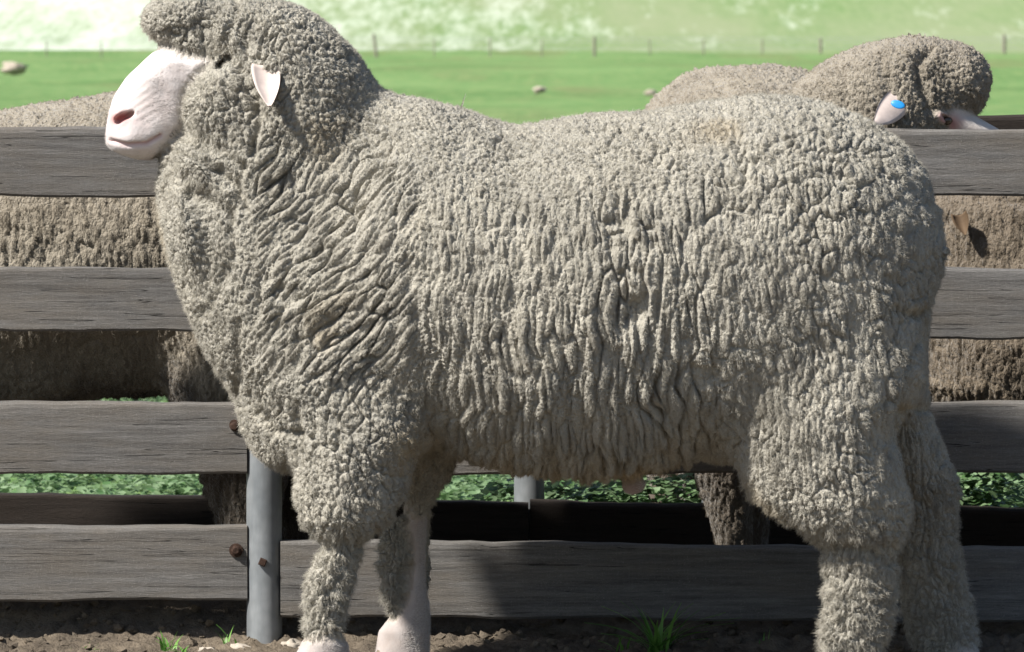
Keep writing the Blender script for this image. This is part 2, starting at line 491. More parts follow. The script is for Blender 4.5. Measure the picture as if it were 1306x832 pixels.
def sup(u, v, e):
    if e == 2.0:
        return np.sqrt(u * u + v * v)
    return (np.abs(u) ** e + np.abs(v) ** e) ** (1 / e)

class Boxed:
    def __call__(s, x, y, z):
        lo, hi = s.lo, s.hi
        k = np.flatnonzero((x > lo[0]) & (x < hi[0]) & (y > lo[1]) & (y < hi[1]) & (z > lo[2]) & (z < hi[2]))
        out = np.full(len(x), .3, np.float32)
        if len(k):
            out[k] = s.ev(x[k], y[k], z[k])
        return out

class XLoft(Boxed):                                   # sections stacked along X: top z, bottom z, half width
    def __init__(s, top, bot, wid, yc=0.0, e=2.2, dz_bot=0.0, sm=6):
        T = np.array([at(*p) for p in top]); Bm = np.array([at(*p) for p in bot])
        W = np.array([(at(p[0], 400)[0], p[1]) for p in wid])
        x0, x1 = T[0, 0], T[-1, 0]
        s.x = np.linspace(x0, x1, 240)
        s.t = smooth_tab(np.interp(s.x, T[:, 0], T[:, 1]), sm); s.b = smooth_tab(np.interp(s.x, Bm[:, 0], Bm[:, 1]), sm)
        mid = sstep(x0, x0 + .1, s.x) * (1 - sstep(x1 - .12, x1, s.x))
        s.b = s.b + dz_bot * mid
        s.w = smooth_tab(np.interp(s.x, W[:, 0], W[:, 1]), sm); s.yc = yc; s.e = e; s.x0, s.x1 = x0, x1
        g = .07
        s.lo = (x0 - g, yc - s.w.max() - g, s.b.min() - g); s.hi = (x1 + g, yc + s.w.max() + g, s.t.max() + g)
        s.t, s.b, s.w = (q.astype(np.float32) for q in (s.t, s.b, s.w))
    def ev(s, x, y, z):
        t, b, w = tab(x, s.x, s.t, s.b, s.w); w = np.maximum(w, .006)
        a = np.maximum((t - b) / 2, .006); c = (t + b) / 2
        r = sup((y - s.yc) / w, (z - c) / a, s.e)
        d = np.sqrt((y - s.yc) ** 2 + (z - c) ** 2) * (1 - 1 / np.maximum(r, .02))
        return np.maximum(d, np.maximum(s.x0 - x, x - s.x1))

class ZLoft(Boxed):                                   # sections stacked along Z: (py, front px, back px, half width)
    def __init__(s, rows, yc=0.0, e=2.0, sm=3, n=200, conv=None, y_shift=None):
        conv = conv or (lambda px, py: at(px, py, yc))
        R = []
        for r in rows:
            f = conv(r[1], r[0]); b = conv(r[2], r[0]); R.append((f[1], f[0], b[0], r[3], r[4] if len(r) > 4 else yc))
        R = np.array(sorted(R))
        s.z = np.linspace(R[0, 0], R[-1, 0], n)
        lo = np.minimum(R[:, 1], R[:, 2]); hi = np.maximum(R[:, 1], R[:, 2])
        s.f = smooth_tab(np.interp(s.z, R[:, 0], lo), sm); s.bk = smooth_tab(np.interp(s.z, R[:, 0], hi), sm)
        s.w = smooth_tab(np.interp(s.z, R[:, 0], R[:, 3]), sm); s.y = smooth_tab(np.interp(s.z, R[:, 0], R[:, 4]), sm)
        s.e = e; s.z0, s.z1 = R[0, 0], R[-1, 0]
        g = .07
        s.lo = (s.f.min() - g, (s.y - s.w).min() - g, s.z0 - g); s.hi = (s.bk.max() + g, (s.y + s.w).max() + g, s.z1 + g)
        s.f, s.bk, s.w, s.y = (q.astype(np.float32) for q in (s.f, s.bk, s.w, s.y))
    def ev(s, x, y, z):
        f, b, w, yc = tab(z, s.z, s.f, s.bk, s.w, s.y); w = np.maximum(w, .004)
        a = np.maximum((b - f) / 2, .004); c = (f + b) / 2
        r = sup((y - yc) / w, (x - c) / a, s.e)
        d = np.sqrt((y - yc) ** 2 + (x - c) ** 2) * (1 - 1 / np.maximum(r, .02))
        return np.maximum(d, np.maximum(s.z0 - z, z - s.z1))

class Ell(Boxed):                                     # ellipsoid at a pixel, radii in metres, turned about Y
    def __init__(s, px, py, yc, rx, ry, rz, ang=0.0, conv=None):
        s.cx, s.cz = (conv or (lambda a, b: at(a, b, yc)))(px, py)
        s.yc, s.r = yc, (rx, ry, rz); s.c, s.s = math.cos(ang), math.sin(ang)
        R = max(rx, rz) + .07
        s.lo = (s.cx - R, yc - ry - .07, s.cz - R); s.hi = (s.cx + R, yc + ry + .07, s.cz + R)
    def ev(s, x, y, z):
        dx, dz = x - s.cx, z - s.cz
        u = (s.c * dx + s.s * dz) / s.r[0]; v = (y - s.yc) / s.r[1]; w = (-s.s * dx + s.c * dz) / s.r[2]
        return np.sqrt(dx * dx + (y - s.yc) ** 2 + dz * dz) * (1 - 1 / np.maximum(np.sqrt(u * u + v * v + w * w), .02))

def smin(a, b, k):
    h = np.clip(.5 + .5 * (b - a) / k, 0, 1)
    return b + (a - b) * h - k * h * (1 - h)

class Body:
    def __init__(s): s.wool = []; s.skin = []; s.cut = []
    def parts(s, x, y, z):
        def fold(L):
            d = None
            for f, k in L:
                v = f(x, y, z).astype(np.float32)
                d = v if d is None else smin(d, v, k)
            return d
        dw, ds = fold(s.wool), fold(s.skin)
        return dw, ds
    def __call__(s, x, y, z):
        dw, ds = s.parts(x, y, z)
        d = smin(dw, ds, .008)
        for f, k in s.cut:
            d = -smin(-d, f(x, y, z), k)
        return d

def surface(body, lo, hi, h):
    """surface nets on a regular grid, then one split of each quad and a pull onto the zero level"""
    n = [int(math.ceil((hi[i] - lo[i]) / h)) + 1 for i in range(3)]
    ax = [lo[i] + h * np.arange(n[i]) for i in range(3)]
    q = 4                                          # coarse pass finds the blocks near the surface
    cax = [ax[i][::q] for i in range(3)]
    G = np.meshgrid(*cax, indexing='ij')
    cf = body(*(g.ravel().astype(np.float32) for g in G)).reshape(G[0].shape)
    near = np.abs(cf) < h * q * 1.8
    neg = cf < 0
    for i in range(3):                             # blocks between samples of different sign
        df = np.diff(neg.astype(np.int8), axis=i) != 0
        s0 = [slice(None)] * 3; s1 = [slice(None)] * 3
        s0[i] = slice(0, -1); s1[i] = slice(1, None)
        near[tuple(s0)] |= df; near[tuple(s1)] |= df
    for i in range(3):                             # and their neighbours
        s0 = [slice(None)] * 3; s1 = [slice(None)] * 3
        s0[i] = slice(0, -1); s1[i] = slice(1, None)
        g = near.copy(); g[tuple(s0)] |= near[tuple(s1)]; g[tuple(s1)] |= near[tuple(s0)]
        near = g
    fine = np.repeat(np.repeat(np.repeat(near, q, 0), q, 1), q, 2)
    # a coarse sample stands for the block centred on it
    fine = np.roll(fine, (-(q // 2),) * 3, (0, 1, 2))[:n[0], :n[1], :n[2]]
    f = np.repeat(np.repeat(np.repeat(cf, q, 0), q, 1), q, 2)
    f = np.roll(f, (-(q // 2),) * 3, (0, 1, 2))[:n[0], :n[1], :n[2]].copy()
    k = np.argwhere(fine)
    f[fine] = body(*(ax[i][k[:, i]].astype(np.float32) for i in range(3)))
    for i in range(3):
        sl = [slice(None)] * 3; sl[i] = slice(-3, None); f[tuple(sl)] = .3
    ins = f < 0
    c = [ins[dx:n[0] - 1 + dx, dy:n[1] - 1 + dy, dz:n[2] - 1 + dz] for dx in (0, 1) for dy in (0, 1) for dz in (0, 1)]
    cnt = sum(q.astype(np.int8) for q in c)
    act = (cnt > 0) & (cnt < 8)
    cell = np.argwhere(act)
    idx = np.full(act.shape, -1, np.int32); idx[act] = np.arange(len(cell))
    V = (cell + .5) * h + np.array(lo)
    faces = []
    for axis in range(3):
        s0 = [slice(None)] * 3; s1 = [slice(None)] * 3
        s0[axis] = slice(0, -1); s1[axis] = slice(1, None)
        a, b = ins[tuple(s0)], ins[tuple(s1)]
        e = np.argwhere(a != b)
        o1, o2 = [(1, 2), (2, 0), (0, 1)][axis]
        ok = (e[:, o1] > 0) & (e[:, o2] > 0) & (e[:, o1] < act.shape[o1]) & (e[:, o2] < act.shape[o2])
        e = e[ok]
        fl = a[tuple(e.T)]
        q = []
        for d1, d2 in ((-1, -1), (0, -1), (0, 0), (-1, 0)):
            k = e.copy(); k[:, o1] += d1; k[:, o2] += d2
            q.append(idx[tuple(k.T)])
        q = np.stack(q, 1)
        q[~fl] = q[~fl][:, ::-1]
        faces.append(q)
    F = np.concatenate(faces); F = F[(F >= 0).all(1)]
    V = project(body, V, h, 3)
    # split
    E = np.concatenate([F[:, [0, 1]], F[:, [1, 2]], F[:, [2, 3]], F[:, [3, 0]]]); E.sort(1)
    key = E[:, 0].astype(np.int64) * len(V) + E[:, 1]
    uk, inv = np.unique(key, return_inverse=True)
    em = (V[uk // len(V)] + V[uk % len(V)]) / 2
    nF = len(F); nV = len(V); nE = len(uk)
    fc = V[F].mean(1)
    ei = inv.reshape(4, nF) + nV; ci = np.arange(nF) + nV + nE
    F2 = np.concatenate([np.stack([F[:, i], ei[i], ci, ei[(i + 3) % 4]], 1) for i in range(4)])
    V2 = project(body, np.concatenate([V, em, fc]), h / 2, 1)
    return V2, F2

def grad(body, V, e=.0015):
    g = np.empty_like(V)
    d0 = body(*V.T)
    for i in range(3):
        d = np.zeros(3); d[i] = e
        g[:, i] = (body(*(V + d).T) - d0) / e
    return d0, g

def project(body, V, h, it):
    V = V.astype(np.float64)
    for _ in range(it):
        d, g = grad(body, V)
        gl = np.maximum((g * g).sum(1), .05)
        st = (d / gl)[:, None] * g
        L = np.sqrt((st * st).sum(1, keepdims=True)) + 1e-9
        V = V - st * np.minimum(1, h * .7 / L)
    return V

def vert_normals(V, F):
    n = np.cross(V[F[:, 2]] - V[F[:, 0]], V[F[:, 3]] - V[F[:, 1]])
    N = np.zeros_like(V)
    for i in range(4):
        for k in range(3):
            N[:, k] += np.bincount(F[:, i], n[:, k], minlength=len(V))
    return N / (np.linalg.norm(N, axis=1, keepdims=True) + 1e-12)

def seg_dist(p, a, b):
    ab = b - a
    t = np.clip(((p - a) @ ab) / (ab @ ab), 0, 1)
    return np.linalg.norm(p - a - t[:, None] * ab, axis=1), t

def poly_dist(p, pts):
    d = np.full(len(p), 9.0)
    for a, b in zip(pts[:-1], pts[1:]):
        d = np.minimum(d, seg_dist(p, np.array(a, float), np.array(b, float))[0])
    return d

def cells(p, size, seed, warp, wscale=.5):
    """pillow-shaped locks: height 0..1 and a random number for each lock"""
    q = p / np.array(size)
    if warp:
        wv = np.stack([vnoise(p * warp + 3.1, seed + 40), vnoise(p * warp + 9.7, seed + 41), vnoise(p * warp + 5.3, seed + 42)], 1)
        q = q + wv * wscale
    F1, F2, ID = worley(q, seed)
    return (1 - np.exp(-(F2 - F1) * 3.6)) * (.62 + .38 * ID), ID

def splits(p, size, seed, warp, ws, wid=.1):
    """deep narrow partings between groups of locks, 0..1"""
    q = p / np.array(size)
    wv = np.stack([vnoise(p * warp + 3.1, seed + 40), vnoise(p * warp + 9.7, seed + 41), vnoise(p * warp + 5.3, seed + 42)], 1)
    F1, F2, ID = worley(q + wv * ws, seed)
    return np.exp(-((F2 - F1) / wid) ** 2)

surf_wool = []
def finish_sheep(name, body, lo, hi, h, mat, detail):
    V, F = surface(body, lo, hi, h)
    dw, ds = body.parts(*V.T)
    skin = 1 / (1 + np.exp(np.clip(-(dw - ds) / .0022, -30, 30)))
    N = vert_normals(V, F)
    V, at_, crest = detail(V, N, skin)
    me = np_mesh(name, V, F)
    set_attr(me, "skin", skin)
    for k, v in at_.items():
        set_attr(me, k, v)
    o = bpy.data.objects.new("body", me)
    me.materials.append(mat)
    surf_wool[:] = [1 - skin]
    return o, (V, F, N, vert_normals(V, F), (1 - skin) * crest, at_)

def mat_fibre(name, ca, cb):
    m, nt, N, L, B = new_mat(name)
    a_c = nd(N, "ShaderNodeAttribute", attribute_name="staple")
    a_y = nd(N, "ShaderNodeAttribute", attribute_name="stain")
    c = mixc(N, L, a_c.outputs["Fac"], ca, cb)
    tc = nd(N, "ShaderNodeTexCoord")
    n5 = nd(N, "ShaderNodeTexNoise", i_Scale=4.5, i_Detail=6.0, i_Roughness=0.7)
    L.new(tc.outputs["Object"], n5.inputs["Vector"])
    c = mixc(N, L, mathn(N, L, 'MULTIPLY', ramp_out(N, L, n5.outputs[0], 0.46, 0.68), 0.5), c, (cb[0] * .66, cb[1] * .65, cb[2] * .62))
    c = mixc(N, L, a_y.outputs["Fac"], c, (0.42, 0.31, 0.16))
    a_m = nd(N, "ShaderNodeAttribute", attribute_name="mud")  # the same painted shade on the fibres
    c = mixc(N, L, mathn(N, L, 'MULTIPLY', a_m.outputs["Fac"], 0.85), c, (0.075, 0.06, 0.046))
    L.new(c, B.inputs["Base Color"])
    B.inputs["Roughness"].default_value = 0.8
    B.inputs["Specular IOR Level"].default_value = 0.15
    return m

def make_fleece(name, V, F, N, Nd, weight, at_, count, length, rad, flow, seed, mat, parent, lenf=None, nw=1.0, lw=1.0):
    """short crimped fibres over the wool, leaning together in locks"""
    rng = np.random.default_rng(seed)
    c = V[F]
    area = .5 * np.linalg.norm(np.cross(c[:, 2] - c[:, 0], c[:, 3] - c[:, 1]), axis=1)
    w = area * weight[F].mean(1)
    cum = np.cumsum(w); fi = np.searchsorted(cum, rng.random(count) * cum[-1])
    fi = np.clip(fi, 0, len(F) - 1)
    u, v = rng.random(count)[:, None], rng.random(count)[:, None]
    q = F[fi]
    bl = lambda A: (A[q[:, 0]] * (1 - u) + A[q[:, 1]] * u) * (1 - v) + (A[q[:, 3]] * (1 - u) + A[q[:, 2]] * u) * v
    p = bl(V); n = bl(N) * .55 + bl(Nd) * .45
    pf = p.astype(np.float32)
    lock = np.stack([vnoise(pf * 95 + 7.7 * i, seed + i) for i in range(3)], 1)
    big = np.stack([vnoise(pf * 30 + 3.7 * i, seed + 5 + i) for i in range(3)], 1)
    d = n * nw + lw * (.75 * lock + .35 * big + .28 * rng.standard_normal((count, 3))) + flow
    d -= n * np.minimum((d * n).sum(1, keepdims=True) - .35 * nw, 0)
    d /= np.linalg.norm(d, axis=1, keepdims=True)
    ln = length * (.55 + .75 * rng.random(count))[:, None] * np.sqrt(np.clip(bl(weight[:, None]), .05, 1))
    if lenf is not None:
        ln = ln * bl(lenf[:, None])
    side = np.cross(d, rng.standard_normal((count, 3))); side /= np.linalg.norm(side, axis=1, keepdims=True) + 1e-9
    K = 4
    pts = np.empty((count, K, 3), np.float32)
    for k in range(K):
        t = k / (K - 1)
        pts[:, k] = p - n * .001 + d * ln * t + side * ln * .16 * math.sin(t * 4.6) + np.array([0, 0, -.12]) * ln * t * t
    cu = bpy.data.hair_curves.new(name)
    cu.add_curves([K] * count)
    cu.attributes["position"].data.foreach_set("vector", pts.ravel())
    r = np.tile(np.array([1, .9, .7, .35], np.float32) * rad, count)
    ra = cu.attributes.get("radius") or cu.attributes.new("radius", 'FLOAT', 'POINT')
    ra.data.foreach_set("value", r)
    for k, A in at_.items():
        a = cu.attributes.new(k, 'FLOAT', 'CURVE')
        a.data.foreach_set("value", np.ascontiguousarray(bl(A[:, None])[:, 0], dtype=np.float32))
    o = bpy.data.objects.new(name, cu)
    cu.materials.append(mat)
    return link(o, parent)

def px_of(V):
    """photo pixels of points (parallel view on the ram's mid-plane), used to place folds on the fleece"""
    return np.stack([653 + V[:, 0] * FPX / CAM_D, 45 + (CAM_H - V[:, 2]) * FPX / CAM_D], 1)

def make_ear(name, base, tip, side, width, cup, mat, parent, thick=.004, fold=0.0):
    """leaf-shaped cupped ear from base to tip; side = direction across the ear"""
    base, tip, side = Vector(base), Vector(tip), Vector(side).normalized()
    ax = tip - base; nrm = ax.cross(side).normalized()
    nu, nv = 14, 8
    prof = [0.9, .98, 1.0, 1.0, .99, .96, .92, .86, .78, .68, .56, .43, .28, .1]
    V = []
    for lay in (0, 1):
        for i in range(nu):
            t = i / (nu - 1)
            w = width * prof[i]
            for j in range(nv):
                s = j / (nv - 1) * 2 - 1
                c = base + ax * t + side * (w * .5 * s * (1 - .15 * cup)) + nrm * (cup * w * (s * s - .5) * .6 + fold * math.sin(t * 3.0) * .01)
                c = c + nrm * (thick * (lay - .5) * (1 - .75 * s * s) * (1 - .5 * t))
                V.append(c)
    Fc = []
    n = nu * nv
    for i in range(nu - 1):
        for j in range(nv - 1):
            a = i * nv + j
            Fc.append((a, a + 1, a + nv + 1, a + nv)); Fc.append((n + a, n + a + nv, n + a + nv + 1, n + a + 1))
    for i in range(nu - 1):
        for j in (0, nv - 1):
            a = i * nv + j
            Fc.append((a, a + nv, n + a + nv, n + a))
    for j in range(nv - 1):
        for i in (0, nu - 1):
            a = i * nv + j
            Fc.append((a, n + a, n + a + 1, a + 1))
    me = py_mesh(name, V, Fc, True)
    o = bpy.data.objects.new(name, me)
    return link(o, parent, mat)

def make_ball(name, c, r, mat, parent, rot=0.0, seg=16, rings=10):
    V = []; Fc = []
    for i in range(rings + 1):
        th = math.pi * i / rings
        for j in range(seg):
            ph = 2 * math.pi * j / seg
            V.append((r[0] * math.sin(th) * math.cos(ph), r[1] * math.sin(th) * math.sin(ph), r[2] * math.cos(th)))
    for i in range(rings):
        for j in range(seg):
            Fc.append((i * seg + j, (i + 1) * seg + j, (i + 1) * seg + (j + 1) % seg, i * seg + (j + 1) % seg))
    R = Matrix.Rotation(rot, 3, 'Y')
    V = [R @ Vector(v) + Vector(c) for v in V]
    o = bpy.data.objects.new(name, py_mesh(name, V, Fc, True))
    return link(o, parent, mat)

def make_hoof(c, length, parent, mat):
    """cloven hoof: two claws side by side, toes towards -X"""
    V, Fc = [], []
    for sgn in (-1, 1):
        b0 = len(V)
        secs = [(0, 1.0), (.35, .97), (.7, .86), (1.0, .74)]
        for t, w in secs:
            zc = .004 + t * .026
            fr = -length * (.62 - .22 * t); bk = length * (.42 - .12 * t)
            yw = .017 * w
            for a in range(12):
                an = 2 * math.pi * a / 12
                x = (fr + bk) / 2 + (bk - fr) / 2 * math.cos(an) * -1
                y = sgn * (.019 + (-.004 if x < fr * .6 else 0)) + yw * math.sin(an)
                V.append((c[0] + x, c[1] + y, c[2] + zc))
        for k in range(len(secs) - 1):
            for a in range(12):
                Fc.append((b0 + k * 12 + a, b0 + k * 12 + (a + 1) % 12, b0 + (k + 1) * 12 + (a + 1) % 12, b0 + (k + 1) * 12 + a))
        Fc.append([b0 + a for a in range(12)]); Fc.append([b0 + 36 + a for a in range(12)][::-1])
    o = bpy.data.objects.new("hoof", py_mesh("hoof", V, Fc, True))
    return link(o, parent, mat)

TOP = [(318, 440), (324, 390), (335, 340), (360, 275), (400, 215), (450, 160), (500, 116), (530, 117), (560, 123), (590, 131), (620, 141), (645, 149), (662, 152), (700, 148), (760, 140), (830, 131), (900, 120), (960, 111), (1010, 113), (1060, 126), (1110, 146), (1150, 172), (1180, 206), (1194, 242), (1200, 285), (1203, 318)]
BOT = [(318, 440), (324, 490), (335, 530), (360, 565), (400, 590), (450, 598), (500, 590), (560, 580), (600, 598), (640, 610), (700, 616), (760, 618), (800, 616), (850, 606), (890, 597), (930, 598), (1000, 598), (1060, 580), (1110, 560), (1150, 530), (1180, 480), (1194, 420), (1200, 350), (1203, 318)]
WID = [(318, .04), (335, .11), (360, .16), (400, .2), (500, .232), (600, .252), (700, .268), (800, .275), (900, .268), (1000, .258), (1060, .245), (1110, .22), (1150, .185), (1180, .135), (1194, .11), (1203, .08)]

# ------------------------------------------------------------------ the ram
def build_ram():
    B = Body()
    B.wool.append((XLoft(TOP, BOT, WID), 0))
    B.wool.append((ZLoft([(-15, 318, 342, .03), (-10, 285, 362, .07), (0, 262, 390, .095), (15, 262, 412, .11), (30, 262, 430, .12), (60, 262, 461, .135), (85, 262, 477, .145), (110, 256, 491, .15), (150, 238, 512, .158), (195, 200, 530, .162), (235, 189, 540, .165), (290, 195, 545, .175), (340, 212, 550, .188), (390, 227, 550, .2), (440, 247, 550, .205), (480, 274, 545, .205), (510, 294, 540, .2), (545, 302, 530, .185), (580, 318, 490, .15), (602, 342, 430, .09), (612, 365, 400, .04)]), .05))
    B.wool.append((Ell(240, 25, 0, .086, .096, .062, math.radians(4)), .022))       # topknot
    B.wool.append((Ell(303, 40, 0, .07, .118, .062), .02))                           # poll
    for sy in (-1, 1):
        B.wool.append((Ell(247, 56, sy * .058, .052, .034, .029, math.radians(-20)), .012))
        B.wool.append((Ell(291, 141, sy * .072, .079, .075, .082, math.radians(-12)), .018))   # cheeks
        B.wool.append((Ell(262, 215, sy * .06, .07, .085, .045, math.radians(-38)), .02))    # throat fold
        B.wool.append((Ell(243, 300, sy * .06, .04, .095, .09, math.radians(12)), .025))
    fl = [(430, 440, 500, .02), (480, 405, 535, .06), (520, 378, 552, .09), (560, 366, 552, .104), (600, 363, 536, .104), (640, 368, 522, .098), (668, 377, 506, .088), (684, 390, 486, .070), (697, 398, 470, .054), (715, 392, 466, .053), (735, 384, 462, .053), (760, 380, 455, .05), (785, 381, 449, .048), (805, 379, 446, .045), (822, 388, 438, .036)]
    B.wool.append((ZLoft(fl, -.125, sm=3), .03))
    B.wool.append((ZLoft([(450, 500, 550, .02), (530, 470, 588, .09), (580, 495, 582, .085), (615, 506, 576, .066), (640, 512, 562, .05), (660, 520, 552, .036)], .125), .03))
    B.wool.append((ZLoft([(655, 498, 518, .012), (672, 484, 524, .026), (690, 477, 527, .034), (705, 480, 529, .034), (720, 472, 530, .036), (738, 478, 526, .034), (752, 476, 524, .034), (772, 484, 518, .026), (790, 492, 512, .012)], .108, sm=1), .008))
    B.wool.append((ZLoft([(640, 540, 556, .02), (700, 536, 552, .022), (745, 538, 551, .018), (768, 542, 549, .008)], .135), .006))
    B.wool.append((ZLoft([(330, 1030, 1120, .02), (390, 970, 1165, .07), (440, 938, 1185, .10), (480, 928, 1188, .115), (520, 924, 1170, .122), (555, 926, 1150, .12), (600, 936, 1160, .115), (640, 952, 1172, .108), (665, 980, 1170, .10), (684, 1014, 1163, .084), (700, 1036, 1152, .069), (740, 1045, 1152, .062), (780, 1042, 1150, .06), (812, 1037, 1143, .056), (842, 1040, 1132, .046), (850, 1055, 1120, .03)], -.125, sm=4), .03))
    B.wool.append((ZLoft([(340, 1080, 1140, .02), (440, 1050, 1190, .10), (500, 1065, 1193, .115), (540, 1080, 1200, .11), (580, 1100, 1216, .10), (610, 1110, 1230, .095), (650, 1125, 1229, .08), (690, 1130, 1227, .07), (730, 1134, 1238, .066), (780, 1142, 1248, .062), (820, 1152, 1252, .056), (842, 1165, 1242, .04)], .125, sm=10), .03))
    B.wool.append((Ell(1140, 318, 0, .0905, .15, .135), .03))
    B.wool.append((Ell(1155, 470, 0, .045, .09, .09), .03))
    # bare skin: face, shanks, pasterns
    B.skin.append((ZLoft([(56, 206, 300, .058), (65, 197, 302, .07), (80, 181, 302, .077), (100, 160, 296, .074), (120, 147, 286, .067), (145, 139, 263, .062), (160, 136, 250, .061), (172, 135, 240, .059), (182, 136, 230, .055), (190, 142, 222, .048), (197, 153, 211, .038), (202, 168, 198, .02), (204, 176, 190, .008)], 0, e=2.5), 0))
    for sy in (-1, 1):
        B.skin.append((Ell(262, 82, sy * .062, .03, .02, .017, math.radians(25)), .02))      # brow and eyelid
        B.skin.append((Ell(163, 143, sy * .036, .02, .016, .014, math.radians(20)), .014))   # nostril wing
        B.skin.append((Ell(167, 176, sy * .03, .026, .02, .012, math.radians(-8)), .012))     # lip
    sh = lambda yc, rows: B.skin.append((ZLoft(rows, yc), .006))
    sh(-.125, [(780, 392, 440, .036), (815, 386, 440, .04), (832, 378, 444, .043), (848, 374, 446, .042), (858, 372, 444, .038), (866, 378, 440, .02)])
    sh(.125, [(600, 514, 560, .042), (650, 515, 547, .032), (690, 516, 545, .028), (740, 516, 544, .028), (770, 510, 546, .031), (785, 498, 547, .035), (805, 483, 547, .04), (832, 478, 546, .042), (850, 474, 540, .04), (858, 474, 538, .02)])
    sh(-.125, [(810, 1050, 1128, .04), (850, 1050, 1120, .045), (866, 1052, 1112, .03)])
    sh(.125, [(770, 1175, 1240, .04), (810, 1180, 1249, .045), (850, 1184, 1246, .045), (858, 1190, 1240, .03)])
    B.skin.append((Ell(808, 617, 0, .019, .016, .018), .014))
    for sy in (-1, 1):
        B.cut.append((Ell(160, 148.5, sy * .052, .0165, .02, .0065, math.radians(24)), .006))
        B.cut.append((Ell(152, 153, sy * .044, .009, .014, .006, math.radians(50)), .006))
        B.cut.append((Ell(282, 79, sy * .094, .014, .026, .0035, math.radians(40)), .003))

    creases = [([(225, 168), (244, 173), (285, 185), (316, 210)], .006, .014), ([(216, 190), (240, 190), (262, 197), (298, 232)], .007, .014),
               ([(280, 208), (307, 233), (318, 262)], .006, .012), ([(236, 240), (262, 248), (290, 262), (300, 275)], .006, .010),
               ([(318, 205), (300, 262), (288, 333), (268, 386), (257, 405)], .010, .022), ([(307, 400), (309, 439), (302, 500)], .006, .012),
               ([(377, 505), (371, 540), (371, 575), (362, 610)], .008, .022), ([(520, 330), (529, 381), (540, 476), (560, 535), (566, 580)], .006, .022),
               ([(918, 380), (908, 480), (896, 560), (905, 600)], .006, .026), ([(933, 172), (938, 236)], .003, .012),
               ([(1142, 386), (1170, 392), (1196, 392)], .006, .012), ([(1148, 516), (1200, 520)], .006, .014), ([(1170, 430), (1157, 466), (1146, 530), (1134, 570)], .007, .014),
               ([(292, 62), (298, 30), (302, -14)], .007, .013), ([(300, 62), (318, 90), (335, 140), (330, 190)], .007, .009),
               ([(1035, 692), (1090, 688), (1150, 704)], .004, .010), ([(388, 692), (430, 688), (470, 684)], .003, .010),
               ([(630, 440), (650, 462), (672, 470)], .006, .010), ([(330, 520), (350, 545), (368, 540)], .008, .010)]
    def detail(V, N, skin):
        q = px_of(V)
        wool = 1 - skin
        n = len(V)
        p = V.astype(np.float32)
        qw = q + 14 * np.stack([fbm(p * 12, 60, 2), fbm(p * 12, 63, 2)], 1)
        # round locks everywhere
        hr, idr = cells(p, (.0094, .0094, .0104), 1, 64, .5)
        hr2, _ = cells(p, (.0052, .0052, .0058), 2, 120, .4)
        # long vertical locks of the flank
        top_y = np.interp(q[:, 0], [t[0] for t in TOP], [t[1] for t in TOP])
        m_f = sstep(525, 560, qw[:, 0]) * (1 - sstep(880, 930, qw[:, 0])) * sstep(30, 150, qw[:, 1] - top_y) * (1 - sstep(610, 650, qw[:, 1]))
        m_r = sstep(870, 920, qw[:, 0]) * (1 - sstep(560, 640, qw[:, 1]))
        m_n = sstep(300, 345, qw[:, 0] - .0 * qw[:, 1]) * (1 - sstep(520, 550, qw[:, 0])) * sstep(150, 230, qw[:, 1]) * (1 - sstep(430, 520, qw[:, 1]))
        H = hr * .72 + hr2 * .28; ID = idr.copy()
        legm = sstep(585, 640, qw[:, 1])
        kk = np.flatnonzero(legm > .01)
        hl, il = cells(p[kk], (.0125, .0125, .0165), 3, 48, .5)
        H[kk] = H[kk] * (1 - legm[kk]) + legm[kk] * (hl * .78 + hr2[kk] * .22); ID[kk] = np.where(legm[kk] > .5, il, ID[kk])
        amp = .0105 + .0035 * legm
        def blend(mask, pp, size, seed, warp, ws, a, sub):
            nonlocal H, ID, amp
            k = np.where(mask > .01)[0]
            if not len(k): return
            h, i_ = cells(pp[k], size, seed, warp, ws)
            hh = h * (1 - sub) + sub * (hr2[k] * .6 + hr[k] * .4)
            H[k] = H[k] * (1 - mask[k]) + hh * mask[k]
            ID[k] = np.where(mask[k] > .5, i_, ID[k])
            amp[k] = amp[k] * (1 - mask[k]) + a * mask[k]
        lean = .25 * np.clip((p[:, 0] - .05), -.3, .3)
        pf = p.copy(); pf[:, 0] += (p[:, 2] - .55) * lean + .012 * vnoise(p * np.array([6, 6, 9]), 70) + .005 * vnoise(p * np.array([20, 20, 26]), 71)
        m_up = 1 - sstep(300, 420, qw[:, 1])
        blend(m_f * (1 - m_up), pf, (.0138, .08, .105), 11, 22, .32, .0215, .32)
        blend(m_f * m_up, pf, (.0105, .045, .046), 12, 28, .36, .0140, .28)
        blend(m_r, pf, (.0104, .022, .038), 13, 32, .45, .0118, .34)
        ca, sa = math.cos(math.radians(48)), math.sin(math.radians(48))
        pn = np.stack([p[:, 0] * sa - p[:, 2] * ca, p[:, 1], p[:, 0] * ca + p[:, 2] * sa], 1).astype(np.float32)
        pn[:, 0] += .012 * vnoise(p * 9, 72)
        blend(m_n, pn, (.0106, .045, .052), 14, 28, .38, .0138, .33)
        H2 = fbm(p * 26, 80, 2); H3 = fbm(p * 9, 84, 2)
        legs = sstep(600, 660, q[:, 1])
        d = amp * (H - .55) + .0035 * H2 + .006 * H3 * (1 - .5 * legs)
        # broad pleats on the flank and neck
        pl = fbm(pf * np.array([34, 6, 7.0]), 90, 2); d += m_f * (1 - .6 * m_up) * .0085 * pl
        pl2 = fbm(pn * np.array([30, 6, 8.0]), 93, 2); d += m_n * .0055 * pl2
        gate = .12 + 1.0 * sstep(-.15, .45, fbm(p * 13, 97, 2))
        sp = np.zeros(n, np.float32)
